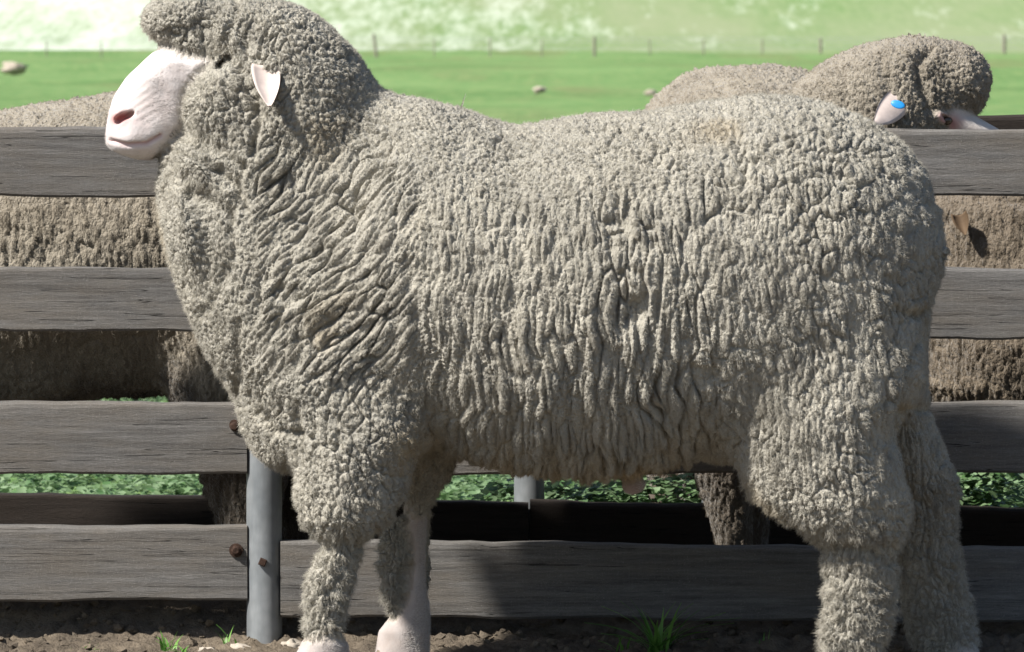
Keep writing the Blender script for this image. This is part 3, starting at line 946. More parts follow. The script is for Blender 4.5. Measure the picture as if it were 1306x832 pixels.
        for mask, pp, size, sd, wz in ((m_f, pf, (.026, .14, .24), 51, .3), (m_n, pn, (.026, .09, .12), 52, .35), (np.clip(1 - m_f - m_n, 0, 1), pf, (.025, .03, .05), 53, .55)):
            k = np.flatnonzero(mask > .02)
            sp[k] += mask[k] * (1 if sd < 53 else .62) * splits(pp[k], size, sd, 24, wz, .085)
        d -= (.0125 + .006 * m_f * (1 - m_up) + .003 * m_n) * sp * gate
        for pts, dep, wd in creases:
            dd = poly_dist(qw, pts) / 800.0
            d -= dep * np.exp(-(dd / wd) ** 2 * 2.2) * 1.45
            d += dep * .5 * np.exp(-((dd - wd * 1.5) / wd) ** 2 * 2)
        d += .0072
        ey = np.exp(-(((q[:, 0] - 283) / 26) ** 2 + ((q[:, 1] - 76) / 22) ** 2))
        d *= 1 - .75 * ey
        d *= wool ** 1.5
        # skin relief: mouth line, wrinkles over the nose
        ms = poly_dist(q, [(143, 179), (165, 184), (190, 182), (207, 172)]) / 800
        d -= skin * .0055 * np.exp(-(ms / .0035) ** 2)
        wr = np.sin((q[:, 0] * .75 + q[:, 1] * 1.0) * .62 + 3 * vnoise(p * 30, 95)) * sstep(95, 120, q[:, 1]) * (1 - sstep(150, 165, q[:, 1])) * (1 - sstep(185, 215, q[:, 0]))
        d += skin * (.00028 * wr + .0012 * vnoise(p * 45, 96))
        V2 = V + N * d[:, None]
        nos = np.exp(-(((q[:, 0] - 158) / 15) ** 2 + ((q[:, 1] - 150) / 8) ** 2)) * skin * (q[:, 1] < 200)
        lip = .5 * np.exp(-(ms / .004) ** 2) * skin
        eye = .75 * np.exp(-(((q[:, 0] - 280) / 13) ** 2 + ((q[:, 1] - 82) / 9) ** 2)) * skin
        pr = .3 * np.exp(-(((q[:, 0] - 808) / 22) ** 2 + ((q[:, 1] - 626) / 16) ** 2))
        tip = .35 * np.exp(-(((q[:, 0] - 143) / 10) ** 2 + ((q[:, 1] - 162) / 14) ** 2)) * skin
        pink = np.clip(nos * 1.1 + lip + eye + tip + pr, 0, 1)
        stain = .55 * np.exp(-(((q[:, 0] - 530) / 26) ** 2 + ((q[:, 1] - 565) / 28) ** 2)) + .3 * np.exp(-((q[:, 1] - 615) / 14) ** 2) * (q[:, 0] > 580) * (q[:, 0] < 930) + .5 * np.exp(-(((q[:, 0] - 808) / 22) ** 2 + ((q[:, 1] - 624) / 14) ** 2))
        stain += .25 * sstep(.35, .8, fbm(p * 7, 99, 2)) + .35 * np.exp(-((q[:, 0] - 1165) / 30) ** 2 - ((q[:, 1] - 518) / 9) ** 2) + .3 * np.exp(-((q[:, 0] - 1165) / 30) ** 2 - ((q[:, 1] - 391) / 7) ** 2)
        stain *= np.where((q[:, 1] < 600) & (q[:, 0] < 620) & (V[:, 1] > 0), .2, 1.0)
        stain += skin * .5 * sstep(600, 640, q[:, 1]) * (.6 + .8 * (fbm(p * 40, 111, 3) * .5 + .5)) * (q[:, 0] < 700)
        return V2, {"staple": ID, "pink": pink, "stain": np.clip(stain, 0, 1)}, np.clip(.42 + .6 * sstep(.2, .7, H) - .5 * sp, .1, 1)
    root = empty("ram")
    tag(root, "large woolly white-faced ram standing side-on in front of the rail fence", "ram")
    b, surf = finish_sheep("ram_body", B, (-.70, -.33, -.02), (.80, .33, 1.12), RES_RAM, M['ram'], detail)
    link(b, root)
    V, F, N, Nd, wt, at_ = surf
    wt_skin = surf_wool[0]
    rnd = at_["staple"]
    make_fleece("fleece", V, F, N, Nd, wt * (1 - .6 * (N[:, 1] > .5)), {"staple": rnd, "stain": at_["stain"]}, 620000, .0060, .00016, np.array([0, 0, -.25]), 300, M['ram_fibre'], root, 1 + .45 * sstep(590, 720, px_of(V)[:, 1]) + .35 * sstep(.2, .5, fbm(V.astype(np.float32) * 16, 310, 2)))
    sk = (1 - wt_skin)
    make_fleece("face_hair", V, F, N, Nd, sk * (1 - at_["pink"]), {"staple": rnd, "stain": at_["pink"] * 0}, 90000, .0042, .00014, np.array([.75, 0, .25]), 330, M['face_hair'], root, None, .3, .28)
    for sy in (-1, 1):
        ez = at(347, 84)[1]; ex = at(341, 84)[0]
        make_ear("ear", (ex, sy * .128, ez + .002), (at(350, 134)[0], sy * .182, at(350, 134)[1]), (1, sy * -.35, .04), .048, .34, M['ear'], root, .008)
        e = P(284, 76); make_ball("eye", (e.x, sy * .07, e.z), (.010, .008, .008), M['eye'], root)
    for x, y in ((407, -.125), (512, .125), (1080, -.125), (1212, .125)):
        xx = (x - 653) * (CAM_D + y) / FPX
        make_hoof((xx - .012, y, .0), .062, root, M['hoof'])
    return root
RES_RAM = .0042
M['face_hair'] = mat_fibre("face_hair", (0.5769, 0.5501, 0.5299), (0.5232, 0.4897, 0.4629))
M['ram_fibre'] = mat_fibre("ram_fibre", (0.4645, 0.4391, 0.3764), (0.3411, 0.3174, 0.2684))
build_ram()

# ------------------------------------------------------------------ front and back fences
def rail_mesh(name, x0, x1, t0, t1, b0, b1, yf, th, seed):
    """one sawn board: chamfered section, slightly wavy edges, top/bottom heights given at both ends"""
    rng = np.random.default_rng(seed)
    n = max(24, int((x1 - x0) / .035))
    V, Fc = [], []
    ph = rng.random(8) * 6.28
    for i in range(n + 1):
        u = i / n; x = x0 + (x1 - x0) * u
        zt = t0 + (t1 - t0) * u + .0022 * math.sin(x * 5 + ph[0]) + .0013 * math.sin(x * 17 + ph[1]) + rng.normal(0, .0007)
        zb = b0 + (b1 - b0) * u + .002 * math.sin(x * 4 + ph[2]) + .0015 * math.sin(x * 19 + ph[3]) + rng.normal(0, .0007)
        yo = .003 * math.sin(x * 2.2 + ph[4])
        c = .006 + .0025 * math.sin(x * 9 + ph[5]) + abs(rng.normal(0, .0012)); c2 = .004
        sec = [(yf + c * .8, zt), (yf + c * .2, zt - c * .45), (yf, zt - c * 1.1), (yf - .0015 * math.sin(ph[6] + x * 3), (zt + zb) / 2 + .01), (yf, zb + c2), (yf + c2, zb), (yf + th - c2, zb), (yf + th, zb + c2), (yf + th, zt - c2), (yf + th - c2, zt)]
        V += [(x, y + yo, z) for y, z in sec]
    m = len(sec)
    for i in range(n):
        for k in range(m):
            a = i * m + k; b = i * m + (k + 1) % m
            Fc.append((a, b, b + m, a + m))
    Fc.append([k for k in range(m)][::-1]); Fc.append([n * m + k for k in range(m)])
    me = py_mesh(name, V, Fc)
    return me

def add_rail(parent, mat, px0, px1, tops, bots, yf, th, seed):
    """tops / bots: photo rows at px0 and px1"""
    xa, xb = at(px0, 400, yf)[0], at(px1, 400, yf)[0]
    zr = [at(653, r, yf)[1] for r in (*tops, *bots)]
    o = bpy.data.objects.new("rail", rail_mesh("rail", xa, xb, zr[0], zr[1], zr[2], zr[3], yf, th, seed))
    return link(o, parent, mat)

def tube_mesh(name, r, z0, z1, seg=28, cap=True, wob=0.0):
    V, Fc = [], []
    zs = [z0, z0 + (z1 - z0) * .3, z0 + (z1 - z0) * .6, z1 - .004, z1]
    rr = [r, r, r, r, r - .004]
    for z, q in zip(zs, rr):
        for a in range(seg):
            an = 2 * math.pi * a / seg
            V.append((q * math.cos(an), q * math.sin(an), z))
    for k in range(len(zs) - 1):
        for a in range(seg):
            Fc.append((k * seg + a, k * seg + (a + 1) % seg, (k + 1) * seg + (a + 1) % seg, (k + 1) * seg + a))
    Fc.append([(len(zs) - 1) * seg + a for a in range(seg)])
    return py_mesh(name, V, Fc, True)

def add_bolt(parent, px, py, yf, r, square=False):
    c = P(px, py, yf)
    V, Fc = [], []
    seg = 14 if not square else 4
    rot = .4
    rings = [(0.0, r * 1.5), (-.002, r * 1.5), (-.0025, r), (-.007, r * .95), (-.009, r * .6)] if not square else [(0, r), (-.006, r), (-.008, r * .8)]
    for dy, q in rings:
        for a in range(seg):
            an = 2 * math.pi * a / seg + rot
            V.append((c.x + q * math.cos(an), yf + dy, c.z + q * math.sin(an)))
    for k in range(len(rings) - 1):
        for a in range(seg):
            Fc.append((k * seg + a, (k + 1) * seg + a, (k + 1) * seg + (a + 1) % seg, k * seg + (a + 1) % seg))
    Fc.append([(len(rings) - 1) * seg + a for a in range(seg)])
    return link(bpy.data.objects.new("bolt", py_mesh("bolt", V, Fc, False)), parent, M['rust'])

YF = .40
ff = empty("rail_fence", (0, 0, 0))
tag(ff, "weathered grey timber rail fence with galvanised pipe post right behind the ram", "fence")
left = [((160, 163), (250, 251), 1), ((341, 340), (424, 424), 2), ((514, 512), (607, 605), 3), ((674, 671), (768, 764), 4)]
right = [((163, 166), (251, 250), 5), ((341, 344), (426, 432), 6), ((513, 515), (605, 604), 7), ((691, 700), (788, 794), 8)]
def stretch(pair, a, b, A, B_):     # row pair given at a,b -> values at A,B_
    k = (pair[1] - pair[0]) / (b - a)
    return (pair[0] + k * (A - a), pair[0] + k * (B_ - a))
rails_l, rails_r = [], []
for t, b, sd in left:
    rails_l.append(add_rail(ff, M['wood'], -900, 314.5, stretch(t, 0, 313, -900, 314.5), stretch(b, 0, 313, -900, 314.5), YF, .042, sd))
for t, b, sd in right:
    rails_r.append(add_rail(ff, M['wood'], 357, 2200, stretch(t, 358, 1306, 357, 2200), stretch(b, 358, 1306, 357, 2200), YF, .042, sd))
for px in (336, 2224, -924):
    o = bpy.data.objects.new("post", tube_mesh("post", .0298, -.05, .93))
    o.location = ((px - 653) * (CAM_D + YF + .02) / FPX, YF + .02, 0)
    link(o, ff, M['galv'])
    if px == 336:
        post_f = o
add_bolt(rails_l[3], 301, 702, YF, .0078); add_bolt(rails_l[2], 299, 544, YF, .0078)
add_bolt(rails_l[1], 300, 384, YF, .0095); add_bolt(rails_l[0], 300, 206, YF, .0095)
bo = add_bolt(None, 335, 717, YF - .0105, .0085, True)
bo.parent = post_f; bo.matrix_parent_inverse = Matrix.Translation(-Vector(post_f.location))

YB = 1.30
bf = empty("back_fence", (0, 0, 0))
tag(bf, "darker second rail fence at the far side of the race, seen through the gaps", "fence")
add_rail(bf, M['wood_shaded'], -900, 674, stretch((632, 639), 0, 560, -900, 674), stretch((722, 728), 0, 560, -900, 674), YB, .045, 21)
add_rail(bf, M['wood_shaded'], 676, 2200, stretch((641, 649), 700, 1306, 676, 2200), stretch((730, 738), 700, 1306, 676, 2200), YB, .045, 22)
add_rail(bf, M['wood_shaded'], 895, 2200, stretch((152, 148), 700, 1306, 895, 2200), stretch((232, 230), 700, 1306, 895, 2200), YB, .045, 23)
add_rail(bf, M['wood_shaded'], 676, 2200, (330, 330), (412, 412), YB, .045, 24)
add_rail(bf, M['wood_shaded'], -900, 674, (330, 330), (412, 412), YB, .045, 25)
for px in (675, 915, 2220, -920):
    o = bpy.data.objects.new("post", tube_mesh("post", .028, -.05, .80 if px == 675 else .87))
    o.location = ((px - 653) * (CAM_D + YB + .075) / FPX, YB + .075, 0)
    link(o, bf, M['galv'])

# ------------------------------------------------------------------ sheep in the race behind the fence
def flock_detail(seed, face=None, creases=()):
    def detail(V, N, skin):
        p = V.astype(np.float32)
        h, i_ = cells(p, (.0095, .028, .05), seed, 30, .4)
        h2, _ = cells(p, (.0078, .0078, .0086), seed + 1, 80, .4)
        nk = sstep(.74, .86, p[:, 2])
        H = (h * .7 + h2 * .3) * (1 - nk) + nk * (h2 * .75 + h * .25)
        sp = splits(p, (.036, .04, .07), seed + 2, 22, .38)
        d = (.0095 + .004 * nk) * (H - .55) + .0025 * fbm(p * 26, seed + 3, 2) + .006 * fbm(p * 9, seed + 4, 2) - .0035 * sp * (.3 + sstep(-.1, .4, fbm(p * 12, seed + 7, 2)))
        d *= (1 - skin) ** 1.5
        for pts, dep, wd in creases:
            dd = poly_dist(p[:, [0, 2]] + .008 * np.stack([vnoise(p * 20, 5), vnoise(p * 20, 6)], 1), pts)
            d -= (1 - skin) * dep * np.exp(-(dd / wd) ** 2 * 2)
        pink = np.zeros(len(p))
        if face is not None:
            for (fx, fz, r) in face:
                pink = np.maximum(pink, .8 * np.exp(-((p[:, 0] - fx) ** 2 + (p[:, 2] - fz) ** 2) / r ** 2))
        belly = .5 * (1 - sstep(.36, .47, p[:, 2]))
        mud = sstep(-.05, .05, .40 - p[:, 2] + .10 * fbm(p * 18, seed + 9, 2))  # legs and belly coloured dark as if shaded, with a ragged upper edge
        i_ = np.maximum(i_, mud); shade_mask = mud
        return V + N * d[:, None], {"mud": shade_mask, "staple": i_, "pink": pink * skin, "stain": np.clip(.05 + belly * .3 + .75 * skin * (p[:, 2] < .4), 0, 1)}, np.clip(.15 + sstep(.2, .75, H) - .4 * sp, .06, 1)
    return detail

def add_legs(B, lift=0.0):
    c = lambda yc: (lambda px, py: at(px, py, yc))
    for sy in (-1, 1):
        o = 0 if sy < 0 else 40
        B.wool.append((ZLoft([(430, 430 + o, 500 + o, .02), (480, 400 + o, 535 + o, .06), (540, 385 + o, 530 + o, .085), (600, 390 + o, 500 + o, .075), (660, 395 + o, 480 + o, .055), (720, 398 + o, 462 + o, .042), (780, 400 + o, 455 + o, .036), (800, 408 + o, 445 + o, .02)], sy * .115), .03))
        o = 0 if sy < 0 else 50
        B.wool.append((ZLoft([(330, 1030 + o * .3, 1120, .02), (390, 985 + o * .3, 1160, .07), (470, 970 + o * .5, 1175, .105), (540, 985 + o, 1160 + o, .10), (600, 1005 + o, 1160 + o, .085), (660, 1030 + o, 1160 + o, .07), (720, 1050 + o, 1145 + o, .055), (790, 1048 + o, 1130 + o, .045), (820, 1060 + o, 1118 + o, .025)], sy * .115), .03))
        B.skin.append((ZLoft([(760, 408, 446, .028), (820, 404, 446, .032), (850, 398, 446, .036), (862, 404, 440, .02)], sy * .115), .006))
        B.skin.append((ZLoft([(770, 1062, 1118, .03), (850, 1056, 1114, .036), (862, 1064, 1108, .02)], sy * .115), .006))

def hooves(root, o2=0):
    out = []
    for x, y in ((415, -.115), (415, .115), (1078, -.115), (1078, .115)):
        xx = (x - 653) * (CAM_D + y) / FPX
        out.append(make_hoof((xx - .012, y, 0), .058, root, M['hoof']))
    return out

def build_low_head():
    """sheep with its head lowered in front of the chest (faces -X)"""
    B = Body()
    B.wool.append((XLoft(TOP, BOT, [(x, w * .9) for x, w in WID], dz_bot=.06), 0))
    B.wool.append((Ell(1140, 318, 0, .0905, .135, .125), .03))
    def xz(x, z): return 653 + x * 800, 45 + (CAM_H - z) * 800
    rows = [(.85, -.42, -.20, .06), (.82, -.50, -.18, .11), (.74, -.555, -.16, .15), (.62, -.56, -.14, .17), (.5, -.55, -.12, .18), (.42, -.54, -.14, .16), (.36, -.50, -.16, .13), (.31, -.42, -.2, .06)]
    B.wool.append((ZLoft([(z, f, b, w) for z, f, b, w in rows], 0, conv=lambda a, b: (a, b)), .05))
    B.wool.append((Ell(0, 0, 0, .09, .095, .085, conv=lambda a, b: (-.585, .70)), .03))
    B.skin.append((ZLoft([(.74, -.66, -.56, .05), (.68, -.70, -.56, .066), (.60, -.735, -.60, .06), (.53, -.75, -.65, .05), (.49, -.745, -.68, .035), (.475, -.73, -.7, .015)], 0, conv=lambda a, b: (a, b)), 0))
    add_legs(B)
    return B

def copy_tree(o, parent=None):
    c = o.copy(); COL.objects.link(c); c.parent = parent
    for ch in list(o.children):
        copy_tree(ch, c)
    return c

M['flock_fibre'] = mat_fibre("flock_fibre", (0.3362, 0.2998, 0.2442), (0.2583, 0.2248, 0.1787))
def flock_sheep(name, B, lo, hi, h, seed, nf, face=None, creases=()):
    root = empty(name)
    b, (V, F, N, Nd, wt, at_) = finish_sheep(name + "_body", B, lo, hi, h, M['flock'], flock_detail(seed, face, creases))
    link(b, root)
    make_fleece("fleece", V, F, N, Nd, wt, {"staple": at_["staple"], "stain": at_["stain"], "mud": at_["mud"]}, nf, .0065, .00022, np.array([0, 0, -.25]), seed + 300, M['flock_fibre'], root)  # "mud" carries the painted shade of the low parts
    hooves(root)
    return root

GR = "sheep penned behind the rail fence"
A = flock_sheep("penned_sheep", build_low_head(), (-.80, -.33, -.02), (.80, .33, 1.02), .0075, 500, 200000)
for sy in (-1, 1):
    make_ear("ear", (-.480, sy * .150, .735), (-.470, sy * .168, .698), (1, sy * .12, .25), .034, .9, M['ear_shaded'], A)
    make_ball("eye", (-.635, sy * .058, .69), (.012, .012, .011), M['eye'], A)
D = copy_tree(A); E = copy_tree(A)
A.location = (-.995, .83, .0); A.scale = (.985,) * 3; A.rotation_euler = (0, math.radians(-1.2), 0)
tag(A, "sheep penned behind the rails below the ram's muzzle, its back above the top rail", "sheep", GR)
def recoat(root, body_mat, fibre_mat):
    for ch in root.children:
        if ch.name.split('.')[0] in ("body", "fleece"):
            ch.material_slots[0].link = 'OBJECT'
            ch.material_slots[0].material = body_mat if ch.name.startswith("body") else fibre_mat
M['brown'] = mat_sheep("shaded_wool", (0.17, 0.138, 0.103), (0.13, 0.105, 0.08), (0.095, 0.074, 0.054), (0.5, 0.42, 0.36))  # darker copy of the flock wool, shade put into the colour
M['shaded_fibre'] = mat_fibre("shaded_wool_fibre", (0.19, 0.158, 0.12), (0.135, 0.107, 0.08))  # matching fibres, carrying the same painted shade
recoat(D, M['brown'], M['shaded_fibre'])  # D wears the flock wool with shade in its colour
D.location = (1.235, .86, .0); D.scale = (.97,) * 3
tag(D, "sheep with tan ear under the top rail, just behind the ram's rump", "sheep", GR)
E.location = (.448, 2.18, 0); E.scale = (1.03,) * 3; E.rotation_euler = (0, 0, math.radians(-86))
tag(E, "sheep farthest back, only its woolly rounded back showing above the ram's rump", "sheep", GR)

# the sheep whose head rests at the top rail (built facing -X, turned round)
CX, CY, CS = .19, .92, .85
def cpx(px, py):
    x, z = at(px, py, CY)
    return -(x - CX) / CS, z / CS
def build_c():
    B = Body()
    B.wool.append((XLoft(TOP, BOT, [(x, w * .95) for x, w in WID], dz_bot=.06), 0))
    B.wool.append((Ell(1140, 318, 0, .0905, .14, .13), .03))
    rows = [(45, 1152, 1192, .03), (50, 1125, 1210, .07), (60, 1092, 1228, .10), (80, 1048, 1240, .125), (105, 1015, 1246, .14), (130, 998, 1246, .15), (165, 975, 1225, .155), (200, 945, 1180, .165), (260, 900, 1130, .18), (350, 850, 1100, .2), (440, 860, 1070, .19), (500, 890, 1030, .12), (520, 920, 1000, .05)]
    B.wool.append((ZLoft(rows, 0, conv=cpx), .05))
    B.wool.append((Ell(1213, 103, 0, .089, .110, .083, math.radians(25), conv=cpx), .014))
    for sy in (-1, 1):
        B.wool.append((Ell(1150, 152, sy * .085, .045, .06, .06, conv=cpx), .012))
    B.skin.append((ZLoft([(112, 1160, 1225, .08), (130, 1160, 1234, .102), (148, 1165, 1244, .10), (165, 1175, 1274, .09), (195, 1200, 1284, .06), (225, 1222, 1282, .048), (238, 1238, 1274, .03), (244, 1248, 1264, .012)], 0, conv=cpx), 0))
    for sy in (-1, 1):
        B.skin.append((Ell(1192, 146, sy * .10, .022, .02, .012, math.radians(35), conv=cpx), .01))
        B.cut.append((Ell(1206, 154, sy * .118, .022, .025, .006, math.radians(40), conv=cpx), .006))
    add_legs(B)
    return B
f1 = cpx(1208, 158); f2 = cpx(1200, 150)
C = flock_sheep("penned_sheep", build_c(), (-1.15, -.33, -.02), (.80, .33, 1.26), .0068, 520, 240000, [(f1[0], f1[1], .02), (f2[0], f2[1], .02)], [([cpx(1182, 62), cpx(1168, 82), cpx(1172, 112), cpx(1182, 138)], .016, .016), ([cpx(1120, 78), cpx(1128, 110), cpx(1120, 140)], .006, .014), ([cpx(1070, 92), cpx(1074, 140)], .005, .014)])
for sy in (1, -1):
    b0 = cpx(1143, 126); t0 = cpx(1107, 156)
    er = make_ear("ear", (b0[0], sy * .135, b0[1]), (t0[0], sy * .215, t0[1]), (.55, sy * -.25, .8), .060, .1, M['ear'], C)
    if sy == 1:
        c0 = cpx(1137, 132)
        tg = make_ball("ear_tag", (0, 0, 0), (.015, .0025, .0085), M['blue'], er)
        tg.location = (c0[0], .195, c0[1]); tg.rotation_euler = (math.radians(20), math.radians(-18), math.radians(-12))
        tag(tg, "small blue ear tag")
    e = cpx(1203, 153); make_ball("eye", (e[0], sy * .094, e[1]), (.012, .012, .010), M['eye'], C)
C.location = (CX, CY, 0); C.scale = (CS,) * 3; C.rotation_euler = (0, 0, math.pi)
tag(C, "sheep with blue ear tag resting its white face on the top rail", "sheep", GR)

# ------------------------------------------------------------------ weeds beyond the race, grass tufts, stones
rng = np.random.default_rng(77)
def leaf_stuff(name, n, xr, yr, size, hmax, seed, mat):
    rg = np.random.default_rng(seed)
    nc = n // 7
    cx = rg.uniform(*xr, nc); cy = yr[0] + (yr[1] - yr[0]) * rg.random(nc) ** 1.25
    hh = hmax * (.35 + .65 * (vnoise(np.stack([cx * 3.1, cy * 3.1, 0 * cx], 1), seed) * .5 + .5))
    V, tone = [], []
    tmpl = np.array([(0, 0, 0), (.5, .35, .10), (.42, .8, .05), (0, 1.0, -.12), (-.42, .8, .05), (-.5, .35, .10), (0, .55, -.03)])
    k = nc * 7
    ci = np.repeat(np.arange(nc), 7)
    yaw = rg.uniform(0, 6.283, k); pit = rg.uniform(-.5, .9, k); sz = size * rg.uniform(.55, 1.35, k)
    L = tmpl[None] * sz[:, None, None]
    cp, sp_ = np.cos(pit)[:, None], np.sin(pit)[:, None]
    y1 = L[:, :, 1] * cp - L[:, :, 2] * sp_; z1 = L[:, :, 1] * sp_ + L[:, :, 2] * cp; x1 = L[:, :, 0]
    cyw, syw = np.cos(yaw)[:, None], np.sin(yaw)[:, None]
    px_ = cx[ci] + rg.normal(0, size * .8, k); py_ = cy[ci] + rg.normal(0, size * .8, k); pz_ = hh[ci] * rg.uniform(.25, 1, k) - .03
    VX = x1 * cyw - y1 * syw + px_[:, None]; VY = x1 * syw + y1 * cyw + py_[:, None]; VZ = z1 + pz_[:, None]
    V = np.stack([VX, VY, VZ], 2).reshape(-1, 3)
    base = (np.arange(k) * 7)[:, None]
    F = np.concatenate([base + np.array([[a, b, 6]]) for a, b in ((0, 1), (1, 2), (2, 3), (3, 4), (4, 5), (5, 0))])
    me = np_mesh(name, V, F)
    set_attr(me, "tone", np.repeat(np.clip(rg.normal(.5, .28, k), 0, 1), 7))
    return link(bpy.data.objects.new(name, me), None, mat)
wd = leaf_stuff("weeds", 105000, (-2.6, 2.6), (3.0, 8.4), .019, .13, 3, M['weed'])
wt_ = leaf_stuff("weeds", 9000, (-.05, .95), (1.41, 1.52), .017, .36, 9, M['weed'])
tag(wt_, "taller clump of leafy green weeds just behind the back fence", "weeds", kind="stuff")
tag(wd, "low broad-leaved green weeds growing beyond the pens", "weeds", kind="stuff")

def tuft(px, py, Y, n, length, spread, seed, label):
    rg = random.Random(seed)
    V, Fc, T = [], [], []
    for b in range(n):
        a = rg.uniform(0, 6.283); l = length * rg.uniform(.45, 1.1); w = .0022 * rg.uniform(.7, 1.3) * (1 + length * 4)
        lean = spread * rg.uniform(.25, 1.1); dx, dy = math.cos(a), math.sin(a)
        ox, oy = rg.gauss(0, .008), rg.gauss(0, .008)
        sx, sy = -dy * w, dx * w
        b0 = len(V); tn = rg.random()
        K = 6
        for k in range(K):
            t = k / (K - 1)
            r = lean * l * t ** 1.7; z = l * (t - .38 * lean * t * t)
            ww = (1 - t ** 2.2) * (.6 + .4 * math.sin(t * 3.0))
            V.append((ox + dx * r + sx * ww, oy + dy * r + sy * ww, z)); V.append((ox + dx * r - sx * ww, oy + dy * r - sy * ww, z + .0008))
            T += [tn, tn]
        for k in range(K - 1):
            i = b0 + 2 * k
            Fc.append((i, i + 1, i + 3, i + 2))
    me = py_mesh("grass_tuft", V, Fc, True)
    set_attr(me, "tone", T)
    o = bpy.data.objects.new("grass_tuft", me)
    x, z = at(px, py, Y)
    o.location = (x, Y, -.004)
    tag(o, label, "grass", "grass tufts on the yard soil")
    return link(o, None, M['blade'])
def ground_y(py):      # depth at which the level ground meets a photo row
    return FPX * CAM_H / (py - 45) - CAM_D
tuft(838, 838, .22, 46, .115, 1.15, 1, "largest grass tuft, growing on the soil under the ram's belly")
tuft(212, 834, .28, 12, .045, .9, 2, "small grass tuft on the bare soil left of the pipe post")
tuft(104, 836, .24, 9, .03, .9, 3, "short grass tuft nearest the left edge of the soil")
tuft(232, 838, .22, 10, .035, 1.2, 4, "sprawling low grass tuft at the lower edge of the soil")
tuft(290, 822, .36, 6, .05, .5, 5, "thin upright grass tuft just left of the pipe post")
tuft(790, 836, .25, 7, .05, 1.2, 6, "sparse grass tuft beside the largest one under the belly")
tuft(975, 830, .3, 5, .05, .3, 7, "two or three thin blades in front of the lower rail near the hind leg")

def stone(px, Y, r, seed, label, mat, group, sink=.35, name="stone"):
    rg = np.random.default_rng(seed)
    V, Fc = [], []
    seg, rings = 14, 9
    for i in range(rings + 1):
        th = math.pi * i / rings
        for j in range(seg):
            ph = 2 * math.pi * j / seg
            V.append((math.sin(th) * math.cos(ph), math.sin(th) * math.sin(ph), math.cos(th)))
    V = np.array(V)
    nn = fbm(V.astype(np.float32) * 1.9 + seed * 3.1, seed, 3)
    V = V * (1 + .95 * nn)[:, None] * np.array([1.25, .9, .62]) * r
    for i in range(rings):
        for j in range(seg):
            Fc.append((i * seg + j, (i + 1) * seg + j, (i + 1) * seg + (j + 1) % seg, i * seg + (j + 1) % seg))
    o = bpy.data.objects.new(name, py_mesh(name, V, Fc, True))
    o.location = ((px - 653) * (CAM_D + Y) / FPX, Y, r * (.7 - sink))
    tag(o, label, "rock", group)
    return link(o, None, mat)
stone(306, .33, .014, 1, "pale stone touching the left foot of the pipe post", M['stone'], "pale stones by the post")
stone(262, .30, .010, 2, "small pale stone a little left of the pipe post", M['stone'], "pale stones by the post")
stone(372, .36, .014, 3, "pale stone between the pipe post and the ram's front leg", M['stone'], "pale stones by the post")
stone(388, .31, .010, 4, "smaller pale stone close against the ram's front leg", M['stone'], "pale stones by the post")
stone(50, .5, .012, 5, "grey clod on the soil under the lowest rail near the left edge", M['stone'], "pale stones by the post")
stone(18, 7200 * 1.02 / 47 - 9, .28, 6, "rounded tan rock in the green field at the far left", M['rock'], "rocks in the field", .25, "rock")
stone(688, 7200 * 1.02 / 73 - 9, .10, 7, "small grey rock in the green field above the ram's back", M['rock'], "rocks in the field", .25, "rock")
stone(830, 7200 * 1.02 / 76 - 9, .08, 8, "grey rock in the field beside the farthest sheep's back", M['rock'], "rocks in the field", .25, "rock")

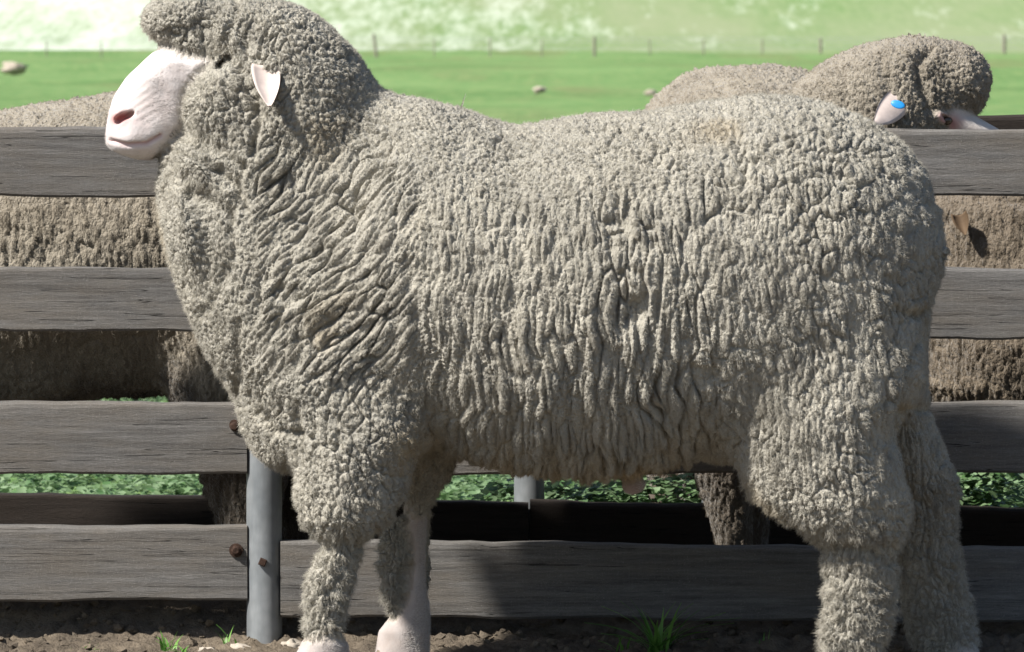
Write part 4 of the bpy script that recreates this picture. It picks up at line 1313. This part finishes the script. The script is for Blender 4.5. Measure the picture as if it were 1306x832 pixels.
def clods(name, n, seed):
    rg = np.random.default_rng(seed)
    x = rg.uniform(-1.7, 1.7, n); y = rg.uniform(-.1, .62, n)
    keep = vnoise(np.stack([x * 5, y * 7, 0 * x], 1), seed) > rg.uniform(-.9, .5, n)
    x, y = x[keep], y[keep]; n = len(x)
    t = (1 + 5 ** .5) / 2
    iv = np.array([(-1, t, 0), (1, t, 0), (-1, -t, 0), (1, -t, 0), (0, -1, t), (0, 1, t), (0, -1, -t), (0, 1, -t), (t, 0, -1), (t, 0, 1), (-t, 0, -1), (-t, 0, 1)]) / 1.9
    fv = np.array([(0, 11, 5), (0, 5, 1), (0, 1, 7), (0, 7, 10), (0, 10, 11), (1, 5, 9), (5, 11, 4), (11, 10, 2), (10, 7, 6), (7, 1, 8), (3, 9, 4), (3, 4, 2), (3, 2, 6), (3, 6, 8), (3, 8, 9), (4, 9, 5), (2, 4, 11), (6, 2, 10), (8, 6, 7), (9, 8, 1)])
    r = .0022 + .0085 * rg.random(n) ** 2.6
    V = iv[None] * r[:, None, None] * rg.uniform(.55, 1.35, (n, 12, 1)) * rg.uniform(.7, 1.4, (n, 1, 3)) * np.array([1, 1, .75])
    a = rg.uniform(0, 6.28, n); ca, sa = np.cos(a)[:, None], np.sin(a)[:, None]
    V = np.stack([V[..., 0] * ca - V[..., 1] * sa, V[..., 0] * sa + V[..., 1] * ca, V[..., 2]], 2)
    z = dirt_z(x[:, None], y[:, None])[:, 0] + r * .2
    V = V + np.stack([x, y, z], 1)[:, None, :]
    F = (fv[None] + (np.arange(n) * 12)[:, None, None]).reshape(-1, 3)
    o = bpy.data.objects.new(name, np_mesh(name, V.reshape(-1, 3), F, False))
    return link(o, None, M['dirt'])
tag(clods("soil_clods", 5200, 41), "loose crumbs and clods of grey-brown soil under the lowest rails", "soil", kind="stuff")

# ------------------------------------------------------------------ far field fence
fb = empty("field_fence", (0, 0, 0))
tag(fb, "thin post and wire fence along the far edge of the green field", "fence")
YD = 281.0
def far_post(px, h, r, lean=0.0):
    V, Fc = [], []
    for k, (z, q) in enumerate(((-.6, 1.1), (h * .5, 1.0), (h, .9))):
        for a in range(8):
            an = 2 * math.pi * a / 8
            V.append((r * q * math.cos(an) + lean * z, r * q * math.sin(an), z))
    for k in range(2):
        for a in range(8):
            Fc.append((k * 8 + a, k * 8 + (a + 1) % 8, (k + 1) * 8 + (a + 1) % 8, (k + 1) * 8 + a))
    Fc.append([16 + a for a in range(8)])
    o = bpy.data.objects.new("post", py_mesh("post", V, Fc))
    o.location = ((px - 653) * (CAM_D + YD) / FPX, YD, 0)
    link(o, fb, M['farpost'])
for px, h, r, ln in ((480, 1.08, .10, -.12), (554, .8, .04, 0), (625, .85, .05, 0), (691, .8, .045, .03), (758, .95, .10, 0), (829, .8, .045, -.05), (897, .8, .05, 0), (972, .8, .05, 0), (1046, .85, .10, 0), (1280, 1.05, .12, 0), (1120, .8, .045, 0), (1200, .8, .045, 0), (60, .7, .045, 0), (130, .7, .045, 0), (-40, .9, .09, 0), (1390, .8, .05, 0)):
    far_post(px, h, r * .72, ln)
for z in (.35, .65, .85):
    xa, xb = -45, 45
    V = [(xa, YD - .012, z), (xb, YD - .012, z), (xb, YD + .012, z), (xa, YD + .012, z), (xa, YD, z + .02), (xb, YD, z + .02)]
    link(bpy.data.objects.new("wire", py_mesh("wire", V, [(0, 1, 2, 3), (0, 4, 5, 1), (3, 2, 5, 4), (0, 3, 4), (1, 5, 2)])), fb, M['wire'])
